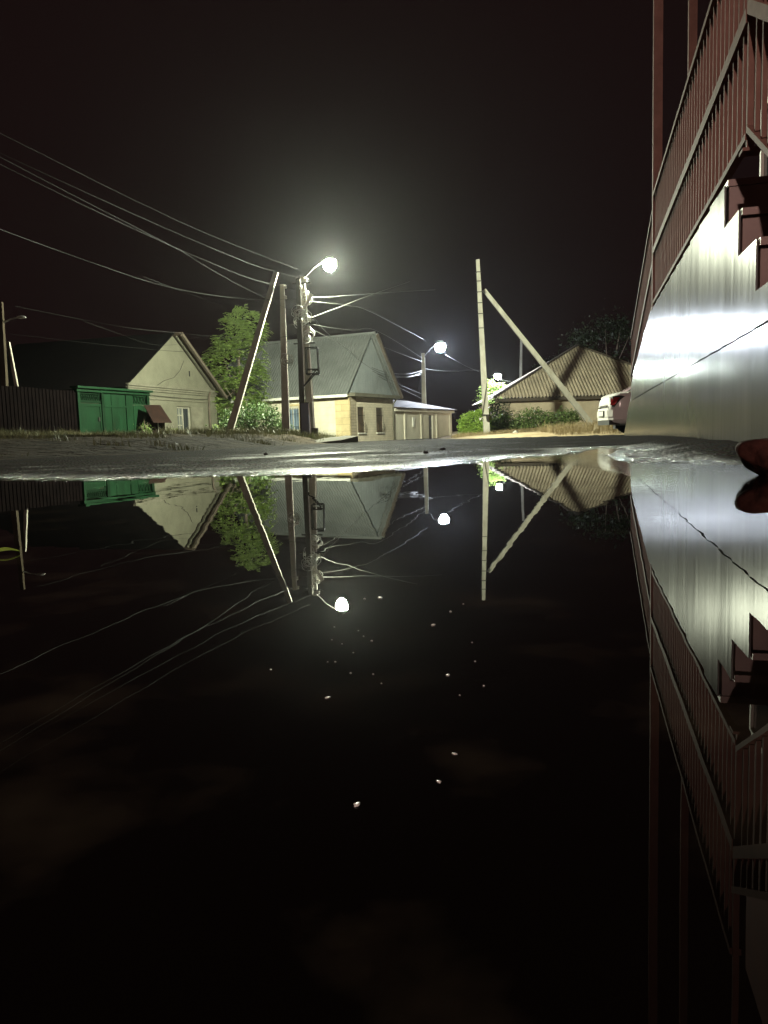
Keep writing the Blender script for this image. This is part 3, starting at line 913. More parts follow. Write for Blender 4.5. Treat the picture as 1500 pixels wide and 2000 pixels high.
cp = at(309, 848, 32.2)
cb = thing('meter_cabinet', 'small dark brown lean-to cabinet with sloping lid right of green gate', 'cabinet', (cp.x, cp.y, ground_z(cp.x, cp.y)), GA - R(25))
b0 = MB().box(-.32, .32, -.02, .30, 0, .98).build('box', M['redbrown'], cb)
MB().box(.0, .015, -.03, -.021, .05, .95).build('door_gap', M['frame_white'], b0)
MB().add([(-.38, .36, 1.36), (.38, .36, 1.36), (.42, -.42, .62), (-.42, -.42, .62), (-.38, .36, 1.39), (.38, .36, 1.39), (.42, -.42, .65), (-.42, -.42, .65)],
         [(0, 3, 2, 1), (4, 5, 6, 7), (0, 1, 5, 4), (1, 2, 6, 5), (2, 3, 7, 6), (3, 0, 4, 7)]).build('lid', M['redbrown'], cb)
for x in (-.30, .28):
    MB().box(x, x + .03, .28, .32, 0, 1.35).build('leg', M['iron'], cb)

# ---------------------------------------------------------------- centre: cream house with sheet metal roof
U = Vector((.45, .893, 0)); HC = Vector((-1.68, 42, 0))
h2 = thing('cream_house', 'cream house with steep grey corrugated roof at the street corner', 'house', HC, math.atan2(U.y, U.x))
GW, LL = 5.4, 9.0
E2, P2 = 2.40, 5.80
wl = MB()
a0, a1, b0_, b1_ = 3.25, 4.2, .45, 1.75
wl.box(0, .3, .0, a0, -.6, E2).box(0, .3, a1, LL, -.6, E2).box(0, .3, a0, a1, b1_, E2).box(0, .3, a0, a1, -.6, b0_)
wl.build('wall', M['cream'], h2)
gw = MB()
ws = ((.85, 1.65), (3.1, 3.95))
prev = .301
for (c0, c1) in ws:
    gw.box(prev, c0, 0, .3, -.6, E2).box(c0, c1, 0, .3, 1.68, E2).box(c0, c1, 0, .3, -.6, .25)
    prev = c1
gw.box(prev, GW, 0, .3, -.6, E2).box(GW - .3, GW, .3, LL, -.6, E2).box(.3, GW - .3, LL - .3, LL, -.6, E2)
gw.build('wall', M['beige'], h2)
MB().box(-.045, .62, -.05, -.001, -.6, E2 - .05).build('corner_pier', M['brick'], h2)
MB().box(-.045, -.001, -.05, .9, -.6, E2 - .05).build('corner_pier', M['yellow'], h2)
MB().prism([(.02, E2 + .02), (GW - .02, E2 + .02), (GW / 2, P2 - .1)], 'y', .02, .28).build('gable', M['gable_metal'], h2)
gs = MB()
for k in range(1, 18):
    x = GW * k / 18
    zt_ = E2 + (P2 - E2 - .1) * (1 - abs(x - GW / 2) / (GW / 2))
    gs.box(x - .012, x + .012, .013, .0195, E2 + .03, zt_ - .03)
gs.build('gable_rib', M['gable_metal'], h2)
MB().box(-.1, GW + .15, -.40, -.002, E2 - .18, E2 + .01).build('eave_band', M['plaster2'], h2)
# corrugated roof slopes
def corr(x0, z0, x1, z1, y0, y1, pitch, amp, th=.004):
    d = Vector((x1 - x0, 0, z1 - z0)); nrm = Vector((-d.z, 0, d.x)).normalized()
    if nrm.z < 0: nrm = -nrm
    n = int((y1 - y0) / pitch * 6)
    vs = []; fs = []
    for i in range(n + 1):
        y = y0 + (y1 - y0) * i / n
        o = nrm * (amp * math.cos(2 * PI * (y - y0) / pitch))
        b = nrm * (-th)
        vs += [(x0 + o.x, y, z0 + o.z), (x1 + o.x, y, z1 + o.z), (x1 + o.x + b.x, y, z1 + o.z + b.z), (x0 + o.x + b.x, y, z0 + o.z + b.z)]
    for i in range(n):
        for k in range(4):
            fs.append((i * 4 + k, i * 4 + (k + 1) % 4, (i + 1) * 4 + (k + 1) % 4, (i + 1) * 4 + k))
    return MB().add(vs, fs)
kk = (P2 - E2) / (GW / 2)
ov = .40
rfa = corr(-ov, E2 - ov * kk * .25 + .05, GW / 2, P2 + .03, -.12, LL + .3, .17, .022).build('roof', M['roof_metal'], h2)
rfb = corr(GW + ov, E2 - ov * kk * .25 + .05, GW / 2, P2 + .03, -.45, LL + .3, .17, .022).build('roof', M['roof_metal'], h2)
MB().bar((GW / 2, -.3, P2 + .06), (GW / 2, LL + .3, P2 + .06), .09, .09).build('ridge_cap', M['roof_metal'], rfa)
MB().bar((GW + ov, -.42, E2 - .12), (GW / 2, -.42, P2 - .04), .10, .10).build('barge_board', M['soffit'], rfb)
MB().box(-ov - .03, -ov, -.1, LL + .3, E2 - .22, E2 - .07).build('fascia', M['white_board'], h2)
MB().box(-ov, -.002, -.08, LL + .2, E2 - .20, E2 - .17).build('soffit', M['soffit'], h2)
for (c0, c1) in ws:
    f = MB().box(c0, c0 + .06, .05, .14, .25, 1.68).box(c1 - .06, c1, .05, .14, .25, 1.68).box(c0 + .06, c1 - .06, .05, .14, 1.61, 1.68).box(c0 + .06, c1 - .06, .05, .14, .25, .31)
    fo = f.build('window', M['pane_wood'], h2)
    MB().box(c0 + .06, c1 - .06, .10, .12, .31, 1.61).build('pane', M['pane_wood'], fo)
    MB().box(c0 - .06, c1 + .06, -.08, -.002, .17, .25).build('sill', M['frame_white'], fo)
    gr = MB()
    for k in range(6):
        x = c0 + (c1 - c0) * (k + .5) / 6
        gr.tube([(x, -.02, 1.66), (x, -.03, .9), (x, -.16, .62), (x, -.16, .42), (x, -.03, .28)], .012, 5)
    gr.box(c0, c1, -.03, -.015, 1.2, 1.225)
    gr.build('grille', M['iron'], fo)
f = MB().box(.05, .14, a0, a0 + .07, b0_, b1_).box(.05, .14, a1 - .07, a1, b0_, b1_).box(.05, .14, a0 + .07, a1 - .07, b1_ - .07, b1_).box(.05, .14, a0 + .07, a1 - .07, b0_, b0_ + .06)
f.box(.05, .14, (a0 + a1) / 2 - .03, (a0 + a1) / 2 + .03, b0_ + .06, b1_ - .07)
fo = f.build('window', M['frame_white'], h2)
MB().box(.09, .11, a0 + .07, a1 - .07, b0_ + .06, b1_ - .07).build('pane', M['glass_blue'], fo)
MB().box(-.06, -.002, a0 - .12, a0 - .002, b0_ - .1, b1_ + .1).box(-.06, -.002, a1 + .002, a1 + .12, b0_ - .1, b1_ + .1).box(-.06, -.002, a0 - .12, a1 + .12, b1_ + .101, b1_ + .2).build('surround', M['yellow'], fo)
gr = MB()
for k in range(6):
    y = a0 + (a1 - a0) * (k + .5) / 6
    gr.bar((-.05, y, b0_), (-.05, y, b1_), .01)
gr.box(-.06, -.045, a0, a1, .7, .72).box(-.06, -.045, a0, a1, 1.4, 1.42)
gr.build('grille', M['iron'], fo)
MB().tube([(GW - .15, -.3, E2 - .2), (GW - .15, -.06, E2 - .5), (GW - .15, -.06, -.4)], .05, 8).build('downpipe', M['plaster2'], h2)

ob = thing('outbuilding', 'low cream outbuilding with dark door joined to the cream house', 'outbuilding', HC, math.atan2(U.y, U.x))
wb = MB().box(GW + .02, 11.0, .1, .4, -.6, 1.62).box(11.66, 15.2, .1, .4, -.6, 1.62).box(11.0, 11.66, .1, .4, 1.32, 1.62)
wb.box(GW + .02, 15.2, 3.2, 3.5, -.6, 1.9).box(14.9, 15.2, .4, 3.2, -.6, 1.7)
wb.build('wall', M['annex'], ob)
for x in (5.5, 7.05, 9.6, 12.2, 14.7):
    MB().box(x, x + .22, .03, .099, -.6, 1.5).build('pilaster', M['annex'], ob)
MB().box(GW + .02, 15.2, -.12, .099, 1.5, 1.66).build('cornice', M['annex'], ob)
slr = MB().add([(GW + .05, -.25, 1.68), (15.4, -.25, 1.68), (15.4, 3.7, 2.5), (GW + .05, 3.7, 2.5), (GW + .05, -.25, 1.73), (15.4, -.25, 1.73), (15.4, 3.7, 2.55), (GW + .05, 3.7, 2.55)],
               [(0, 3, 2, 1), (4, 5, 6, 7), (0, 1, 5, 4), (1, 2, 6, 5), (2, 3, 7, 6), (3, 0, 4, 7)]).build('roof', M['roof_brown'], ob)
d_ = MB().box(11.02, 11.64, .18, .24, -.4, 1.30).build('door', M['door_dark'], ob)
MB().box(11.52, 11.58, .13, .179, .4, .5).build('handle', M['galv'], d_)
MB().box(8.3, 8.62, .02, .098, .55, 1.15).build('meter_box', M['white_board'], ob)

# ---------------------------------------------------------------- right: low house with big corrugated roof
h3 = thing('low_house', 'low tan house under a big corrugated hipped roof crossed by pole shadows', 'house', (14.0, 50.0, 0), 0)
hw = 6.3
MB().box(-hw, hw, 0, .35, -.5, 2.05).box(-hw, -hw + .35, .35, 11, -.5, 2.05).box(hw - .35, hw, .35, 11, -.5, 2.05).box(-hw, hw, 10.65, 11, -.5, 2.05).build('wall', M['tan_wall'], h3)
MB().box(-hw - .03, -hw + .55, -.04, -.001, -.5, 2.0).build('corner_pier', M['brick'], h3)
rw, rb, re, rp = 6.75, -.55, 2.22, 5.95
MB().box(-rw + .08, rw - .08, rb + .06, .34, 2.06, 2.17).build('soffit', M['soffit'], h3)
MB().box(-rw + .05, rw - .05, rb + .03, rb + .058, 1.98, 2.17).build('fascia', M['soffit'], h3)
# front hip triangle with real corrugation
vs = []; fs = []
ribs = int(2 * rw / .22 * 6)
apex_y = 5.2
for i in range(ribs + 1):
    x = -rw + 2 * rw * i / ribs
    t = 1 - abs(x) / rw
    wv = .05 * math.cos(2 * PI * (x + rw) / .22)
    y1 = rb + (apex_y - rb) * t; z1 = re + (rp - re) * t
    vs += [(x, rb, re + wv), (x, y1, z1 + wv), (x, rb, re + wv - .01)]
for i in range(ribs):
    a = i * 3
    fs.append((a, a + 3, a + 4, a + 1)); fs.append((a + 2, a + 5, a + 3, a))
rfo = MB().add(vs, fs).build('roof', M['slate'], h3)
MB().add([(-rw, rb, re), (0, apex_y, rp), (0, 7, rp), (-rw, 11.5, re), (-rw, rb, re - .02), (-rw, 11.5, re - .02)], [(0, 1, 2, 3), (0, 3, 5, 4)]).build('roof', M['slate'], h3)
MB().add([(rw, rb, re), (0, apex_y, rp), (0, 7, rp), (rw, 11.5, re)], [(3, 2, 1, 0)]).build('roof', M['slate'], h3)
for sx in (-1, 1):
    MB().bar((sx * rw, rb, re + .05), (0, apex_y, rp + .05), .10, .10).build('hip_cap', M['soffit'], rfo)
# sheet overlap line
MB().add([(-rw * .52, rb + (apex_y - rb) * .47, re + (rp - re) * .47 + .05), (rw * .52, rb + (apex_y - rb) * .47, re + (rp - re) * .47 + .05), (rw * .53, rb + (apex_y - rb) * .455, re + (rp - re) * .455 + .045), (-rw * .53, rb + (apex_y - rb) * .455, re + (rp - re) * .455 + .045)], [(0, 1, 2, 3)]).build('lap_joint', M['slate'], rfo)


# ---------------------------------------------------------------- poles, lamps
def insul(mb, p, s=1.0):
    mb.lathe([(.02 * s, 0), (.05 * s, .01 * s), (.055 * s, .05 * s), (.03 * s, .06 * s), (.05 * s, .08 * s), (.045 * s, .11 * s), (.02 * s, .13 * s)], 8, p)


def coil(mb, p, r, n, seed):
    rd = random.Random(seed)
    for k in range(n):
        pts = []
        a = rd.uniform(0, 6.28); tl = rd.uniform(-.9, .9); rr = r * rd.uniform(.5, 1.2)
        c = Vector(p) + Vector((rd.uniform(-r, r) * .7, rd.uniform(-.1, .1), rd.uniform(-r, r) * .8))
        for i in range(11):
            t = a + i * .52 * rd.uniform(.9, 1.1)
            pts.append(c + Vector((math.cos(t) * rr, math.sin(t) * rr * tl, math.sin(t) * rr * .9)))
        mb.tube(pts, .011, 5)


def pole(name, label, base_px, top_px, D, r0, r1, material, group='utility poles of the street corner', D2=None):
    b = at(base_px[0], base_px[1], D); t = at(top_px[0], top_px[1], D2 or D)
    o = thing(name, label, 'utility pole', b, 0, group)
    v_ = t - b
    MB().bar(-v_.normalized() * .5, v_, r0, r1).build('shaft', material, o)
    return o, b, v_


D3 = 27.3
pa, ba, va = pole('pole_brace', 'square concrete prop pole leaning steeply right in front of bright green tree', (449, 842), (539, 532), 27.0, .165, .11, M['concrete'])
p2, b2p, v2p = pole('utility_pole', 'upright concrete pole with a wire tangle between leaning prop and dark pole', (559, 850), (551, 556), 27.2, .20, .10, M['concrete'])
cm = MB(); coil(cm, v2p * .49 + Vector((.1, -.15, 0)), .16, 9, 5); cm.build('wire_tangle', M['galv'], p2)
im = MB(); insul(im, v2p * .97 + Vector((.12, -.1, 0))); insul(im, v2p * .9 + Vector((.12, -.1, 0))); im.build('insulator', M['porcelain'], p2)
MB().tube([v2p * .12 + Vector((.12, -.13, 0)), v2p * .6 + Vector((.10, -.13, 0)), v2p * .98 + Vector((.08, -.1, 0))], .016).build('conduit', M['galv'], p2)

p3, b3, v3 = pole('utility_pole', 'dark timber pole standing close left of the wire laden concrete pole', (592, 848), (582, 545), D3 - .2, .14, .10, M['old_wood'])
im = MB()
for f_ in (.93, .8, .72): insul(im, v3 * f_ + Vector((.1, -.12, 0)))
im.build('insulator', M['porcelain'], p3)
MB().tube([v3 * .30 + Vector((.1, -.02, 0)), v3 * .7 + Vector((.1, -.04, 0)), v3 * .99 + Vector((.08, 0, 0))], .014).build('conduit', M['galv'], p3)
cm = MB(); coil(cm, v3 * .78 + Vector((.05, -.15, 0)), .17, 10, 9); cm.build('wire_tangle', M['galv'], p3)

p4, b4, v4 = pole('utility_pole', 'wire laden concrete pole beside the dark timber pole, under the greenish lamp', (607, 849), (591, 541), D3 + .3, .20, .11, M['concrete'])
im = MB()
for f_, dx in ((.96, .12), (.88, .14), (.82, .16), (.72, .18), (.66, .14)): insul(im, v4 * f_ + Vector((dx, -.12, 0)), 1.2)
im.build('insulator', M['porcelain'], p4)
cm = MB()
coil(cm, v4 * .87 + Vector((.15, -.15, 0)), .15, 6, 1); coil(cm, v4 * .73 + Vector((-.05, -.18, 0)), .2, 12, 2); coil(cm, v4 * .62 + Vector((.1, -.15, 0)), .17, 9, 3)
cm.build('wire_tangle', M['galv'], p4)
MB().tube([v4 * .02 + Vector((.16, -.1, 0)), v4 * .4 + Vector((.14, -.12, 0)), v4 * .7 + Vector((.10, -.12, .0)), v4 * .99 + Vector((.06, -.1, 0))], .022).build('conduit', M['galv'], p4)
MB().tube([v4 * .62 + Vector((-.1, -.18, 0)), v4 * .68 + Vector((-.14, -.18, 0)), v4 * .74 + Vector((-.12, -.18, 0))], .05, 8).build('cable_joint', M['porcelain'], p4)
# crossarms
ca_ = MB()
for f_, l_ in ((.955, .35), (.70, .5), (.58, .42)):
    c = v4 * f_
    ca_.bar(c + Vector((-l_, -.13, 0)), c + Vector((l_ * .8, -.13, .02)), .03)
ca_.build('crossarm', M['iron'], p4)
# stubby loudspeaker-like tube bracket
q0 = at(597, 598, D3) - b4; q1 = at(608, 574, D3) - b4
MB().bar(q0, q1, .055, .075, 10).build('bracket_tube', M['galv'], p4)
# empty iron frame hung on the pole
F = {k: at(*k, D3 - .25) - b4 for k in ((596, 679), (619, 678), (622, 730), (598, 730), (596, 721), (622, 721), (591, 757), (617, 723), (620, 726))}
fm = MB()
for a, b in (((596, 679), (619, 678)), ((619, 678), (622, 730)), ((598, 730), (622, 730)), ((596, 679), (598, 730)), ((596, 721), (622, 721)), ((591, 757), (617, 723)), ((591, 757), (620, 726))):
    fm.bar(F[a], F[b], .028)
    back = Vector((0, .45, 0))
    if a != (591, 757): fm.bar(F[a] + back, F[b] + back, .022)
for a in ((596, 679), (619, 678), (622, 730), (598, 730)): fm.bar(F[a], F[a] + Vector((0, .45, 0)), .022)
fm.build('iron_frame', M['iron'], p4)

cbx = at(598, 851, D3 - .3)
ec = thing('switch_cabinet', 'narrow dark blue electrical cabinet strapped to the feet of the poles', 'electrical cabinet', cbx, 0)
eb = MB().box(-.13, .13, -.16, .12, .0, 1.12).build('box', M['cab_blue'], ec)
MB().box(-.11, .11, -.172, -.161, .05, 1.07).build('door', M['cab_blue'], eb)
MB().box(-.15, .15, -.19, .14, 1.121, 1.15).build('lid', M['iron'], ec)
MB().tube([(.17, -.12, .0), (.165, -.12, .6), (.13, -.12, 1.15)], .02, 6).build('conduit', M['galv'], ec)
MB().box(.2, .42, -.1, .12, -.05, .26).build('plinth', M['slab'], ec)

# right pole with its prop
p5, b5, v5 = pole('utility_pole', 'tall bare concrete pole standing in front of the trimmed hedge', (951, 855), (933, 507), 40, .23, .12, M['concrete'])
bd = MB()
for f_ in (.62, .7, .76, .82, .88, .93):
    c = v5 * f_
    bd.box(c.x - .14, c.x + .14, c.y - .145, c.y + .145, c.z - .02, c.z + .02)
bd.build('band', M['iron'], p5)
MB().tube([v5 * .13 + Vector((-.2, -.2, 0)), v5 * .3 + Vector((.1, -.2, 0)), v5 * .31 + Vector((.12, -.2, 0))], .015).build('loose_wire', M['iron'], p5)
c = v5 * .13
bd2 = MB().box(c.x - .21, c.x + .21, c.y - .21, c.y + .21, c.z - .03, c.z + .03); bd2.bar(c + Vector((.02, -.24, 0)), c + Vector((.05, -.24, -.3)), .06)
bd2.build('clamp', M['iron'], p5)
pbx, bbx, vbx = pole('pole_brace', 'long concrete prop slanting from the bare pole down in front of low house', (1162, 838), (945, 566), 40.4, .20, .13, M['concrete'])

# pole of the bluish lamp and a far one
p6, b6, v6 = pole('utility_pole', 'slim concrete lamp pole in front of the low outbuilding', (829, 862), (826, 690), 60, .26, .16, M['concrete'])
MB().tube([v6 * .02 + Vector((.2, -.1, 0)), v6 * .5 + Vector((.16, -.12, 0)), v6 * .95 + Vector((.12, -.1, 0))], .03).build('conduit', M['galv'], p6)
MB().box(.25, .6, -.3, .1, 0, .55).build('junction_box', M['slab'], p6)
p7, b7, v7 = pole('utility_pole', 'faint far pole rising behind the roof of the low house', (1016, 838), (1018, 664), 80, .2, .14, M['concrete'])
p8, b8, v8 = pole('utility_pole', 'pole at the left edge carrying an unlit street lamp arm', (14, 850), (1, 590), 26.5, .16, .09, M['old_wood'])
q0 = at(6, 630, 26.5) - b8; q1 = at(36, 620, 26.5) - b8; q2 = at(46, 618, 26.5) - b8
lo = MB().tube([q0, q0.lerp(q1, .5) + Vector((0, 0, .03)), q1], .025).build('lamp_arm', M['galv'], p8)
MB().blob(q1 + Vector((.1, 0, .0)), .17, .08, .05, .05, 2).build('lamp_head', M['galv'], lo, True)
pl9, b9, v9 = pole('pole_brace', 'pale prop pole at the left edge behind the dark fence', (52, 855), (16, 668), 27.2, .08, .07, M['concrete'])


def street_lamp(label, pole_top, lamp, D, r, lamp_mat, group='lit street lamps', D_pole=None):
    a = at(pole_top[0], pole_top[1], D_pole or D); l = at(lamp[0], lamp[1], D)
    o = thing('street_lamp', label, 'street lamp', a, 0, group)
    v_ = l - a
    MB().tube([(0, 0, 0), v_ * .4 + Vector((0, 0, r * .75)), v_ + Vector((0, 0, r * 1.2))], .02, 8).build('arm', M['iron'], o)
    MB().lathe([(r * .3, r * 1.25), (r * .5, r * 1.2), (r * .95, r * .72), (r * 1.0, r * .60), (r * .96, r * .60)], 16, v_).build('shade', M['galv'], o, True)
    MB().lathe([(r * .9, r * .58), (r, .18 * r), (r * .96, -.25 * r), (r * .75, -.65 * r), (r * .42, -.9 * r), (r * .1, -r)], 28, v_).build('globe', lamp_mat, o, True)
    return o


street_lamp('greenish white street lamp glowing above the wire laden poles', (592, 545), (644, 517), 28.6, .235, M['lamp1'], D_pole=D3 + .3)
street_lamp('bluish white street lamp glowing over the street beside slim lamp pole', (827, 697), (860, 678), 62, .41, M['lamp2'], D_pole=60)
l3 = street_lamp('small far street lamp glowing by the lit treetop behind bare pole', (985, 752), (972, 735), 88, .36, M['lamp3'])
bb = at(986, 846, 88)
MB().bar((0, 0, .1), bb - Vector(l3.location), .13, .2).build('pole', M['concrete'], l3)


# warm sodium lamp standing behind the viewer; its light is what browns the railings and near bank
wl_ = thing('street_lamp', 'warm orange street lamp on a tall post behind the viewpoint', 'street lamp', (-5.0, -10, 0), 0, 'lit street lamps')
MB().bar((0, 0, -.3), (0, 0, 6.2), .10, .06, 10).build('pole', M['concrete'], wl_)
MB().tube([(0, 0, 6.1), (.3, .3, 6.45), (.9, .9, 6.55)], .03, 8).build('arm', M['iron'], wl_)
MB().lathe([(.06, .22), (.2, .16), (.26, .06), (.25, .05)], 16, (1.0, 1.0, 6.4)).build('shade', M['iron'], wl_, True)
MB().lathe([(.2, .05), (.19, -.05), (.12, -.13), (.03, -.16)], 12, (1.0, 1.0, 6.4)).build('globe', M['lamp_warm'], wl_, True)

# ---------------------------------------------------------------- overhead cables
def cable(label, pts, r=.016):
    """pts: (px, py, D) way-points joined by a smooth curve"""
    P = [at(*p) for p in pts]
    out = []
    n = len(P)
    for i in range(n - 1):
        p0 = P[max(i - 1, 0)]; p1 = P[i]; p2_ = P[i + 1]; p3_ = P[min(i + 2, n - 1)]
        for k in range(10):
            t = k / 10
            out.append(.5 * ((2 * p1) + (p2_ - p0) * t + (2 * p0 - 5 * p1 + 4 * p2_ - p3_) * t * t + (3 * p1 - p0 - 3 * p2_ + p3_) * t ** 3))
    out.append(P[-1])
    left = pts[-1][0] < pts[0][0]
    o = MB().tube(out, r * (.29 if left else .65), 5).build('overhead_cable', M['cable_dimmed'] if left else M['cable'])  # leftward cables get the dimmed colour and less radius, so they seem unlit
    return tag(o, label, 'cable', 'overhead cables')


cable('topmost cable rising left from the pole tops into the dark sky', [(582, 526, 27.3), (480, 487, 25), (380, 446, 22.5), (250, 385, 19), (60, 290, 15), (-300, 110, 11)], .012)
cable('second highest cable rising left from the pole tops', [(582, 542, 27.3), (500, 519, 25.5), (420, 487, 23), (310, 440, 20), (100, 345, 15), (-300, 160, 11)], .012)
cable('third cable from the top, running past the head of leaning prop', [(583, 567, 27.3), (540, 557, 26.5), (480, 541, 25), (400, 508, 23), (320, 474, 21), (120, 380, 16), (-300, 170, 11)], .015)
cable('cable dropping steeply from upper left to the middle of the poles', [(583, 613, 27.3), (530, 588, 26), (460, 553, 24.5), (400, 519, 23), (340, 483, 21.5), (150, 385, 17), (-300, 150, 11)], .016)
cable('thick twisted cable sagging from far left to the poles', [(586, 582, 27.3), (530, 585, 26.5), (460, 582, 25.5), (380, 571, 24), (300, 553, 22.5), (200, 520, 20.5), (60, 470, 18), (-250, 355, 13)], .024)
cable('short loose cable end fading out above gabled house', [(436, 598, 26), (390, 581, 25), (340, 563, 24), (280, 540, 22.5)], .012)
cable('lower twisted cable passing over the peak of gabled house to the poles', [(578, 651, 27.2), (560, 657, 27), (510, 661, 27), (430, 658, 26.5), (355, 651, 26), (250, 640, 24.5), (150, 622, 23.5), (30, 598, 22)], .020)
cable('straight cable just below the twisted one right of the gable peak', [(560, 667, 27.2), (500, 666, 27.6), (440, 664, 30), (365, 661, 34)], .014)
cable('lowest cable crossing the gable toward the left edge lamp pole', [(562, 667, 27.2), (520, 674, 27), (460, 683, 26.8), (400, 687, 26.5), (340, 686, 26.3), (240, 677, 25.5), (130, 665, 24.5), (20, 652, 23.6)], .017)
cable('slack service cable hanging left of the gable peak', [(345, 673, 36), (310, 674, 35), (275, 667, 34), (230, 651, 32), (165, 628, 30)], .016)
cable('bright level cable running right from the poles below greenish lamp', [(600, 581, 27.5), (640, 580, 29), (680, 577, 31), (720, 574, 34), (775, 570, 38), (850, 566, 46)], .020)
cable('cable crossing diagonally up right below the greenish lamp', [(604, 622, 27.5), (640, 608, 28.5), (665, 599, 29.5), (700, 585, 31), (735, 572, 33), (800, 550, 38)], .014)
cable('thin cable sloping gently down right from the poles', [(598, 588, 27.5), (640, 592, 29.5), (680, 597, 32), (730, 612, 36), (826, 662, 60)], .011)
cable('thin sagging cable from the poles over the cream house ridge', [(600, 631, 27.5), (640, 639, 31), (690, 645, 35), (740, 648, 40), (826, 700, 60)], .012)
cable('service cable descending from the poles to the cream house gable', [(603, 640, 27.6), (640, 659, 31), (680, 683, 36), (705, 706, 39), (730, 723, 42.5)], .014)
cable('second service cable descending just above the first to the gable', [(600, 602, 27.6), (630, 641, 30), (660, 668, 34), (700, 702, 39), (728, 722, 42.4)], .010)
cable('upper hanging loop between the gable and slim lamp pole', [(726, 718, 43), (750, 726, 45.5), (775, 730, 48), (800, 730, 50), (825, 724, 59.8)], .022)
cable('middle hanging loop between the gable and slim lamp pole', [(727, 721, 43), (750, 731, 45.5), (778, 735, 48), (802, 735, 50), (825, 727, 59.8)], .022)
cable('lowest hanging loop between the gable and slim lamp pole', [(728, 725, 43), (752, 735, 45.5), (780, 737, 48), (802, 736, 50), (825, 730, 59.8)], .022)
cable('upper cable falling from the gable to low on the slim lamp pole', [(738, 731, 43.5), (770, 746, 46.5), (800, 760, 49.5), (825, 770, 59.8)], .018)
cable('lower cable falling from the gable to low on the slim lamp pole', [(740, 735, 43.5), (770, 752, 46.5), (800, 767, 49.5), (825, 779, 59.8)], .018)
cable('level cable running right from the slim lamp pole behind bluish lamp', [(828, 720, 60), (850, 723, 63), (890, 725, 68), (940, 723, 76)], .022)
cable('cable from beside the bluish lamp down to the bare pole', [(870, 693, 60), (890, 704, 49), (912, 716, 45), (936, 726, 40.2)], .016)
cable('faint cable passing left of the slim lamp pole toward dark sky', [(745, 676, 44), (780, 690, 47), (826, 707, 60)], .014)
cable('short lit cable right of the far lamp over low house roof', [(976, 741, 87), (990, 744, 84), (1006, 748, 80), (1018, 752, 79.8)], .022)


# ---------------------------------------------------------------- plants
def leaf_quads(mb, c, n, spread, size, rd, droop=.0, aspect=2.2):
    for _ in range(n):
        d = Vector((rd.gauss(0, 1), rd.gauss(0, 1), rd.gauss(0, 1)))
        p = Vector(c) + Vector((d.x * spread[0], d.y * spread[1], d.z * spread[2]))
        ax = Vector((rd.uniform(-1, 1), rd.uniform(-1, 1), rd.uniform(-1, .6) - droop)).normalized()
        sd = ax.cross(Vector((rd.uniform(-1, 1), rd.uniform(-1, 1), rd.uniform(-1, 1)))).normalized()
        s = size * rd.uniform(.6, 1.4)
        a = ax * s; b = sd * s / aspect
        mb.add([p - a * .5, p + b * .5, p + a * .5, p - b * .5], [(0, 1, 2, 3)])


def crown(env, clumps, leaves, clump_r, leaf, seed, droop=0.0, aspect=2.2):
    """env(u) -> random point in the crown's envelope"""
    rd = random.Random(seed); mb = MB()
    cs = []
    for _ in range(clumps):
        c = env(rd); cs.append(c)
        leaf_quads(mb, c, leaves, (clump_r * rd.uniform(.6, 1.2), clump_r * rd.uniform(.6, 1.2), clump_r * rd.uniform(.35, .8)), leaf, rd, droop, aspect)
    return mb, cs


def tree(name, label, base, trunk_h, env, clumps, leaves, clump_r, leaf, mat_, seed, tr=.14, limbs=7, droop=0.0, group=None, cat='tree', aspect=2.2):
    o = thing(name, label, cat, base, 0, group)
    mb, cs = crown(env, clumps, leaves, clump_r, leaf, seed, droop, aspect)
    mb.build('crown', mat_, o)
    rd = random.Random(seed + 1)
    t = MB()
    top = Vector((rd.uniform(-.2, .2), 0, trunk_h))
    t.tube([(0, 0, -.3), (0.03, 0, trunk_h * .4), top * .75, top], [tr, tr * .85, tr * .7, tr * .5], 8)
    for k in range(limbs):
        c = rd.choice(cs)
        s = top * rd.uniform(.5, 1)
        m_ = s.lerp(c, .5) + Vector((0, 0, -.15))
        t.tube([s, m_, c], [tr * .4, tr * .25, tr * .08], 5)
    t.build('trunk', M['bark'], o)
    return o


def ell(cx, cy, cz, rx, ry, rz, shell=.5):
    def f(rd):
        while True:
            d = Vector((rd.uniform(-1, 1), rd.uniform(-1, 1), rd.uniform(-1, 1)))
            if 0 < d.length <= 1: break
        d = d.normalized() * (shell + (1 - shell) * d.length)
        return Vector((cx + d.x * rx, cy + d.y * ry, cz + d.z * rz))
    return f


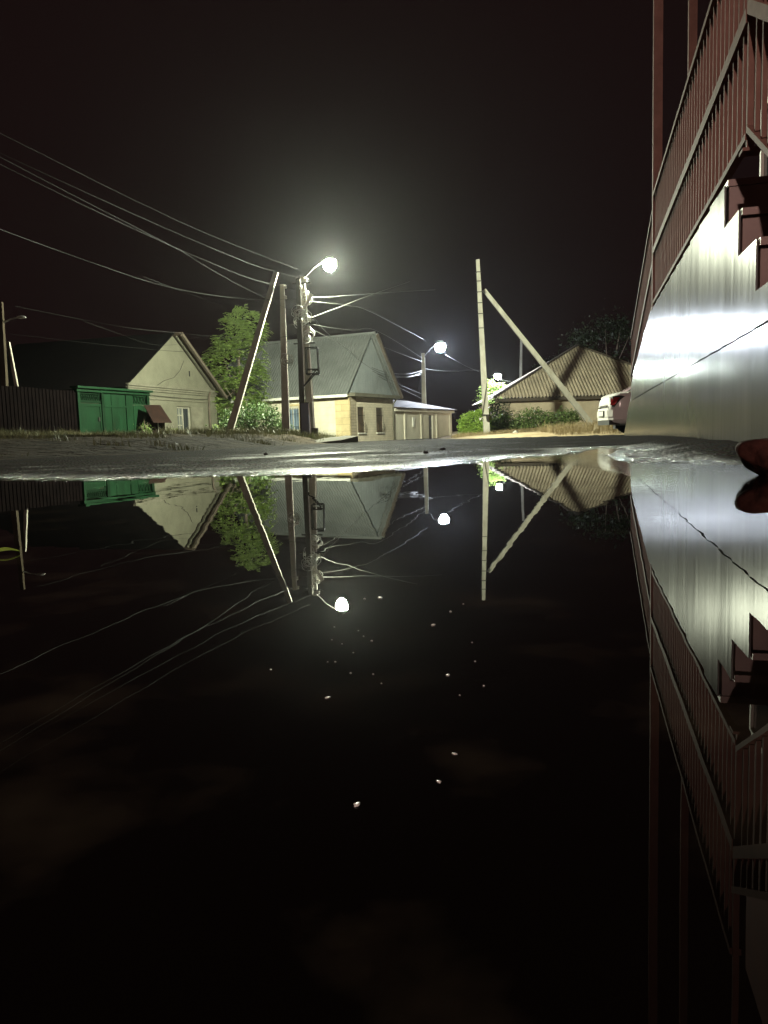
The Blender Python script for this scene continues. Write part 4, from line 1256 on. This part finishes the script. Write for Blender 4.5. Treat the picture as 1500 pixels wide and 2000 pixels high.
# bright locust tree between the two houses
tb = at(468, 858, 42.7)
def env_locust(rd):
    lob = rd.choice([(-.6, 0, 2.2, 1.05, .9, 1.2), (.15, 0, 3.6, 1.15, .9, 1.3), (-.35, .1, 3.3, 1.3, .8, 1.1), (.55, 0, 2.3, .8, .7, 1.3), (.4, 0, 5.0, .95, .6, .9), (-.1, .1, 4.7, .8, .6, .8), (0, .2, 1.7, 1.2, .8, .8)])
    return ell(*lob, .55)(rd) * 1.2
lt = thing('locust_tree', 'bright lit feathery green tree between the gabled and cream houses', 'tree', (tb.x, tb.y, ground_z(tb.x, tb.y)))
rd = random.Random(21); mb = MB(); tips = []
for _ in range(1500):
    while True:
        c = env_locust(rd)
        if noise.noise(c * .95 + Vector((3, 1, 7))) > -.16: break
    tips.append(c)
    out = Vector((c.x, c.y * .8, .25)).normalized()
    ax = (out + Vector((rd.uniform(-.7, .7), rd.uniform(-.7, .7), rd.uniform(-.5, .5)))).normalized()
    ln = rd.uniform(.3, .62); nl = 11
    sd = ax.cross(Vector((0, 0, 1)))
    sd = sd.normalized() if sd.length > .1 else Vector((1, 0, 0))
    for k in range(nl):
        t = k / nl
        p = c + ax * (ln * t) + Vector((0, 0, -.45 * ln * t * t))
        for sg in (-1, 1):
            s_ = .115 * rd.uniform(.7, 1.25) * (1 - .35 * t)
            d = (sd * sg + ax * .45 + Vector((0, 0, rd.uniform(-.5, .2)))).normalized()
            w_ = d.cross(Vector((rd.uniform(-.4, .4), rd.uniform(-.4, .4), 1))).normalized() * s_ * .42
            mb.add([p, p + d * s_ * .6 + w_, p + d * s_ * 1.25, p + d * s_ * .6 - w_], [(0, 1, 2, 3)])
mb.build('crown', M['leaf_bright'], lt)
t = MB(); top = Vector((.1, 0, 3.2))
t.tube([(0, 0, -.3), (.05, 0, 1.3), (.0, 0, 2.4), top], [.13, .11, .09, .06], 8)
for k in range(26):
    c = rd.choice(tips); s0_ = top * rd.uniform(.35, 1)
    t.tube([s0_, s0_.lerp(c, .5) + Vector((0, 0, -.12)), c], [.045, .028, .008], 5)
t.build('trunk', M['bark'], lt)

# dark bush at the foot of the leaning prop, with twigs
def bush(name, label, px, py, D, w, h, depth, clumps, leaves, mat_, seed, leaf=.1, twigs=30, group=None, cat='bush'):
    b = at(px, py, D); b.z = ground_z(b.x, b.y)
    o = thing(name, label, cat, b, 0, group)
    rd = random.Random(seed)
    def env(rd):
        x = rd.uniform(-1, 1); y = rd.uniform(-1, 1)
        hh = h * (1 - abs(x) ** 2.2) ** .6 * rd.uniform(.75, 1.05)
        return Vector((x * w / 2, y * depth / 2, hh * rd.uniform(.05, 1)))
    mb, cs = crown(env, clumps, leaves, .16 * max(h, .6), leaf, seed, -.6)
    mb.build('foliage', mat_, o)
    t = MB()
    for k in range(twigs):
        c = rd.choice(cs); s = Vector((c.x * .35 + rd.uniform(-.1, .1), c.y * .35, 0))
        e = c + Vector((rd.uniform(-.1, .1), 0, rd.uniform(.05, .3)))
        t.tube([s, s.lerp(e, .5) + Vector((0, 0, .06)), e], [.018, .012, .005], 4)
    t.build('stems', M['bark'], o)
    return o


bush('bush', 'big dark bush at the foot of leaning prop', 495, 852, 28.2, 2.1, 1.25, 1.0, 120, 40, M['leaf_bush'], 31, .10, 60, 'roadside bushes')
bush('bush', 'low scruffy bush between the dark bush and gabled house', 440, 856, 31, .7, .75, .8, 26, 30, M['leaf_bush'], 32, .10, 16, 'roadside bushes')
bush('bush', 'small weed bush growing against the cabinet and gabled house wall', 338, 856, 32.5, .7, .45, .5, 18, 26, M['leaf_mid'], 33, .09, 14, 'roadside bushes')
bush('bush', 'small weed bush in front of the green gate', 283, 855, 30.5, .6, .5, .4, 14, 24, M['leaf_mid'], 34, .09, 12, 'roadside bushes')
bush('bush', 'pale leafy plant at the right corner of gabled house', 425, 860, 38.0, .5, .75, .5, 16, 26, M['leaf_bright'], 36, .11, 12, 'roadside bushes')

bush('shrub', 'dark leafy shrub filling the gap between bare pole and low house corner', 968, 842, 46.5, 1.3, 2.3, 1.0, 60, 32, M['leaf_dark'], 54, .14, 20, 'shrubs below the low house')
# trimmed hedge, bright
hb = at(926, 860, 41.5)
hg = thing('hedge', 'trimmed bright green hedge behind the bare concrete pole', 'hedge', (hb.x, hb.y, ground_z(hb.x, hb.y)), 0)
def env_hedge(rd):
    x = rd.uniform(-1, 1)
    side = rd.random()
    y = -.7 if side < .55 else rd.uniform(-.7, .7)
    z = rd.uniform(.05, 1.15) if side < .55 else rd.choice((1.15, 1.15, rd.uniform(.1, 1.1)))
    zs = z * (1 + .12 * x) * (1 - .25 * sstep(-.5, -1, x))
    return Vector((x * .82, y + .12 * noise.noise(Vector((x * 3, z * 3, 0))), zs + .06 * noise.noise(Vector((x * 4, y * 4, 2)))))
mb, cs = crown(env_hedge, 170, 40, .10, .10, 41, 0)
mb.build('foliage', M['leaf_hedge'], hg)
st = MB(); rd = random.Random(4)
for k in range(14):
    st.tube([(rd.uniform(-.7, .7), rd.uniform(-.4, .4), -.1), (rd.uniform(-.7, .7), rd.uniform(-.4, .4), .9)], .015, 4)
st.build('stems', M['bark'], hg)
bush('shrub', 'leafy shrub row left part beside bare pole below the low house', 985, 842, 42.6, 2.4, 1.2, 1.0, 90, 34, M['leaf_mid'], 51, .13, 24, 'shrubs below the low house')
bush('shrub', 'taller dark shrub in the middle below the low house wall', 1040, 839, 43, 2.1, 1.35, 1.0, 90, 34, M['leaf_mid'], 52, .14, 24, 'shrubs below the low house')
bush('shrub', 'dark shrub beside the long slanting prop', 1097, 836, 42.8, 2.0, 1.25, 1.0, 84, 34, M['leaf_mid'], 53, .14, 24, 'shrubs below the low house')

# tree by the far lamp, dark trees behind the low house and along the far street
t3 = at(958, 846, 90)
tree('roadside_tree', 'small treetop lit by far lamp behind the bare pole', (t3.x, t3.y, 0), 3.5, ell(.4, 0, 4.2, 1.5, 1.2, 1.7), 60, 40, .36, .26, M['leaf_bright'], 61, .15)
for i, (px, D, w_, h_, lb) in enumerate((
        (1190, 74, 4.2, 10.5, 'big dark tree behind the peak of the low house roof'),
        (1085, 110, 4.0, 10.0, 'dark tree behind the left slope of the low house roof'))):
    b = at(px, 846, D)
    tree('background_tree', lb, (b.x, b.y, 0), h_ * .5, ell(0, 0, h_ * .62, w_, w_, h_ * .36, .6), 90, 40, w_ * .2, .34, M['leaf_dark'], 70 + i, .25, group='dark trees in the background')

# grass as ground cover
def grass(name, spots, material, seed, hmin, hmax):
    rd = random.Random(seed); mb = MB()
    for (x, y, h) in spots(rd):
        z = ground_z(x, y)
        a = rd.uniform(0, PI); w_ = rd.uniform(.0035, .0095)
        hh = h * rd.uniform(hmin, hmax) * (1.6 if rd.random() < .06 else 1)
        lx, ly = rd.gauss(0, .42) * hh, rd.gauss(0, .42) * hh
        dx, dy = math.cos(a) * w_, math.sin(a) * w_
        mb.add([(x - dx, y - dy, z - .02), (x + dx, y + dy, z - .02), (x + lx * .4 + dx * .6, y + ly * .4 + dy * .6, z + hh * .6), (x + lx * .4 - dx * .6, y + ly * .4 - dy * .6, z + hh * .6), (x + lx, y + ly, z + hh)],
               [(0, 1, 2, 3), (3, 2, 4)])
    o = mb.build(name, material)
    o['kind'] = 'stuff'
    return o


def spots_left(rd):
    for _ in range(52000):
        m_ = rd.random()
        if m_ < .5:       # along fence, gate and house
            t = rd.uniform(-8, 14); off = abs(rd.gauss(0, .9)) + .05
            p = G0 + gd.normalized() * t + Vector((.94, -.34, 0)) * off
            if t > 6: p = HA + hd.normalized() * (t - 6) + Vector((.958, -.286, 0)) * off
            yield p.x, p.y, .17 + .08 * noise.noise(Vector((p.x, p.y, 0)))
        elif m_ < .85:    # mound round the poles
            x = rd.uniform(-7.5, -1.3); y = rd.gauss(27.8, 1.3)
            if left_d(x, y) > .25 and noise.noise(Vector((x * 1.5, y * 1.5, 7))) > -.25: yield x, y, .22
        else:
            x = rd.uniform(-10, -3); y = rd.uniform(16, 33)
            if left_d(x, y) > 1.2 and noise.noise(Vector((x * .7, y * .7, 2))) > .05: yield x, y, .16
_sl = spots_left
def spots_left(rd):
    yield from _sl(rd)
    for _ in range(26):
        y0 = rd.uniform(6, 30); x0 = -lerp([5, 10, 20, 28], [2.6, 2.5, 2.0, 1.5], y0) - abs(rd.gauss(.5, 1.4)) - .2
        if left_d(x0, y0) < .2: continue
        for _ in range(45):
            yield x0 + rd.gauss(0, .13), y0 + rd.gauss(0, .13), .04 + .0045 * y0
gl_ = grass('grass', spots_left, M['grass_green'], 5, .4, 1.3)
tag(gl_, 'green brown roadside grass along the left verge and round the poles', 'grass')


def spots_right(rd):
    for _ in range(22000):
        x = rd.uniform(3.6, 13); y = rd.gauss(40.5, 1.6)
        if right_d(x, y) > .5 and noise.noise(Vector((x * .9, y * .9, 4))) > -.3: yield x, y, .17
    for _ in range(6000):
        x = rd.uniform(6.0, 9.5); y = rd.uniform(23.5, 30)
        if right_d(x, y) > .2: yield x, y, .3
gr_ = grass('grass', spots_right, M['grass_dry'], 6, .4, 1.3)
tag(gr_, 'dry straw coloured grass on the bank below low house', 'grass')

# broken concrete slab by the mound, loose stones
sp = at(652, 868, 24.5)
sl = MB().prism([(-.8, -.5), (.1, -.7), (.75, -.2), (.55, .5), (-.2, .65), (-.75, .2)], 'z', -.1, .05)
sl.v = [(x, y, z + (.05 * (x + .8) if z > 0 else 0)) for x, y, z in sl.v]
o = sl.build('paving_slab', M['slab']); o.location = (sp.x, sp.y, ground_z(sp.x, sp.y) + .05); o.rotation_euler = (R(4), R(-3), .3)
tag(o, 'broken tilted concrete slab at the road edge below the grassy mound', 'slab')
for i, (px, py, D, s, lb) in enumerate(((175, 849, 28.3, .10, 'white stone lying at the left foot of green gate'), (1007, 849, 37, .13, 'pale stone on the sandy bank right of bare pole'),
                                         (520, 905, 4.2, .012, 'small dark pebble on wet road left of the bright glint'), (832, 900, 3.6, .012, 'small dark pebble on wet road in the bright glint'),
                                         (865, 893, 4.2, .014, 'small dark pebble on wet road below bluish lamp'))):
    p = at(px, py, D)
    o = MB().blob((0, 0, 0), s, s * .8, s * .7, .25, i + 3, 14, 9).build('stone', M['stone'] if s > .05 else M['tyre'], None, True)
    o.location = (p.x, p.y, full_z(p.x, p.y)[0] + s * .35)
    tag(o, lb, 'stone', 'loose stones')

# yellow green leaf afloat at the left edge
d = C3 @ Vector(((10 - 750) / 1500.0, -(1083 - 1000) / 1500.0, -1.0))
p = Vector((0, 0, CAM_H)) + d * (-CAM_H / d.z)
lm = MB(); n = 10; vs = []
for k in range(n + 1):
    t = k / n; w_ = .0055 * math.sin(PI * t ** .8)
    zc = .0015 + .003 * math.sin(PI * t)
    vs += [(-.013 + .026 * t, -w_, zc + .0012), (-.013 + .026 * t, 0, zc), (-.013 + .026 * t, w_, zc + .0012)]
lm.add(vs, [f for k in range(n) for f in ((k * 3, k * 3 + 3, k * 3 + 4, k * 3 + 1), (k * 3 + 1, k * 3 + 4, k * 3 + 5, k * 3 + 2))])
o = lm.build('leaf', M['leaf_hedge']); o.location = (p.x, p.y, 0); o.rotation_euler = (R(12), 0, .5)
tag(o, 'small yellow green leaf floating at the left edge of the puddle', 'leaf')

# specks floating on the puddle
specks = [(640, 1363, .9, 'brightest oblong fleck floating on the puddle'), (529, 1308, .5, 'tiny white fleck floating left of the brightest one'), (857, 1527, 1.0, 'orange oblong fleck floating low in the puddle'),
          (697, 1573, 1.6, 'pale heart shaped petal floating lowest in the puddle'), (846, 1221, 1.3, 'round fleck floating below the mirrored bluish lamp'), (875, 1319, 1.2, 'round fleck floating halfway down right of centre'),
          (888, 1473, 1.3, 'blurred fleck floating above the orange one'), (742, 1168, 1.3, 'bright round fleck floating right of the mirrored greenish lamp')]
for i, (px, py, s, lb) in enumerate(specks):
    d = C3 @ Vector(((px - 750) / 1500.0, -(py - 1000) / 1500.0, -1.0))
    p = Vector((0, 0, CAM_H)) + d * (-CAM_H / d.z)
    sz = s * (.0052 if i in (0, 1, 2, 3) else .0038) * p.y
    mb = MB().blob((0, 0, 0), sz * .5, sz * .8, sz * .22, .3, i, 10, 7)
    o = mb.build('fleck', M['floating'], None, True); o.location = (p.x, p.y, sz * .1); o.rotation_euler = (0, 0, random.uniform(-1, 1))
    tag(o, lb, 'fleck', 'flecks floating on the puddle')
bub = [(x, y) for x, y in ((653, 1225), (668, 1258), (700, 1232), (710, 1243), (726, 1252), (640, 1293), (655, 1293), (729, 1317), (745, 1335), (685, 1315), (648, 1250), (680, 1180), (905, 1180), (928, 1292), (922, 1255), (898, 1358), (880, 1195), (712, 1170), (690, 1275), (945, 1340))]
src = None
for i, (px, py) in enumerate(bub):
    d = C3 @ Vector(((px - 750) / 1500.0, -(py - 1000) / 1500.0, -1.0))
    p = Vector((0, 0, CAM_H)) + d * (-CAM_H / d.z)
    if src is None:
        src = MB().lathe([(.0035, -.0004), (.0033, .0012), (.0024, .0024), (.0012, .003), (.0003, .0032)], 10).build('bubble', M['foam'], None, True)
        o = src
    else:
        o = src.copy(); C.objects.link(o)
    o.location = (p.x, p.y, 0); o.scale = (p.y * random.uniform(.28, .5),) * 3
    tag(o, 'tiny air bubble floating on the dark puddle below the mirrored lamps', 'bubble', 'air bubbles on the puddle')

# ---------------------------------------------------------------- world: night sky
wd = bpy.data.worlds.new("World"); S.world = wd; wd.use_nodes = True
N, L = wd.node_tree.nodes, wd.node_tree.links
bg = N["Background"]
sky = N.new("ShaderNodeTexSky"); sky.sky_type = 'NISHITA'; sky.sun_disc = False
sky.sun_elevation = R(-6); sky.sun_rotation = R(200)
ad = N.new("ShaderNodeMix"); ad.data_type = 'RGBA'; ad.blend_type = 'ADD'; ad.inputs["Factor"].default_value = 1
L.new(sky.outputs[0], ad.inputs["A"]); ad.inputs["B"].default_value = (.115, .050, .050, 1)   # warm town glow of the night sky
L.new(ad.outputs["Result"], bg.inputs["Color"])
bg.inputs["Strength"].default_value = 0.06

# thin haze volume added to stand in for lens glow round the lamps
hz = MB().box(-160, 160, -12, 210, -3, 40)
m, nt, b = nt_new("lamp_glow_haze")
nt.nodes.remove(b)
pv = nt.nodes.new("ShaderNodeVolumePrincipled")
pv.inputs["Color"].default_value = (.9, .92, .95, 1)
pv.inputs["Density"].default_value = .00013
pv.inputs["Anisotropy"].default_value = .84
nt.links.new(pv.outputs[0], nt.nodes["Material Output"].inputs["Volume"])
o = hz.build('haze', m); o['kind'] = 'stuff'
tag(o, 'thin added haze standing in for lens glow around the lit street lamps', 'haze')

S.view_settings.view_transform = 'Standard'
S.view_settings.look = 'None'
S.view_settings.exposure = 0
S.view_settings.gamma = 1
cy = S.cycles
cy.use_denoising = True
cy.max_bounces = 6
cy.diffuse_bounces = 3
cy.glossy_bounces = 4
cy.transparent_max_bounces = 8
cy.sample_clamp_indirect = 8
cy.caustics_reflective = False
cy.caustics_refractive = False
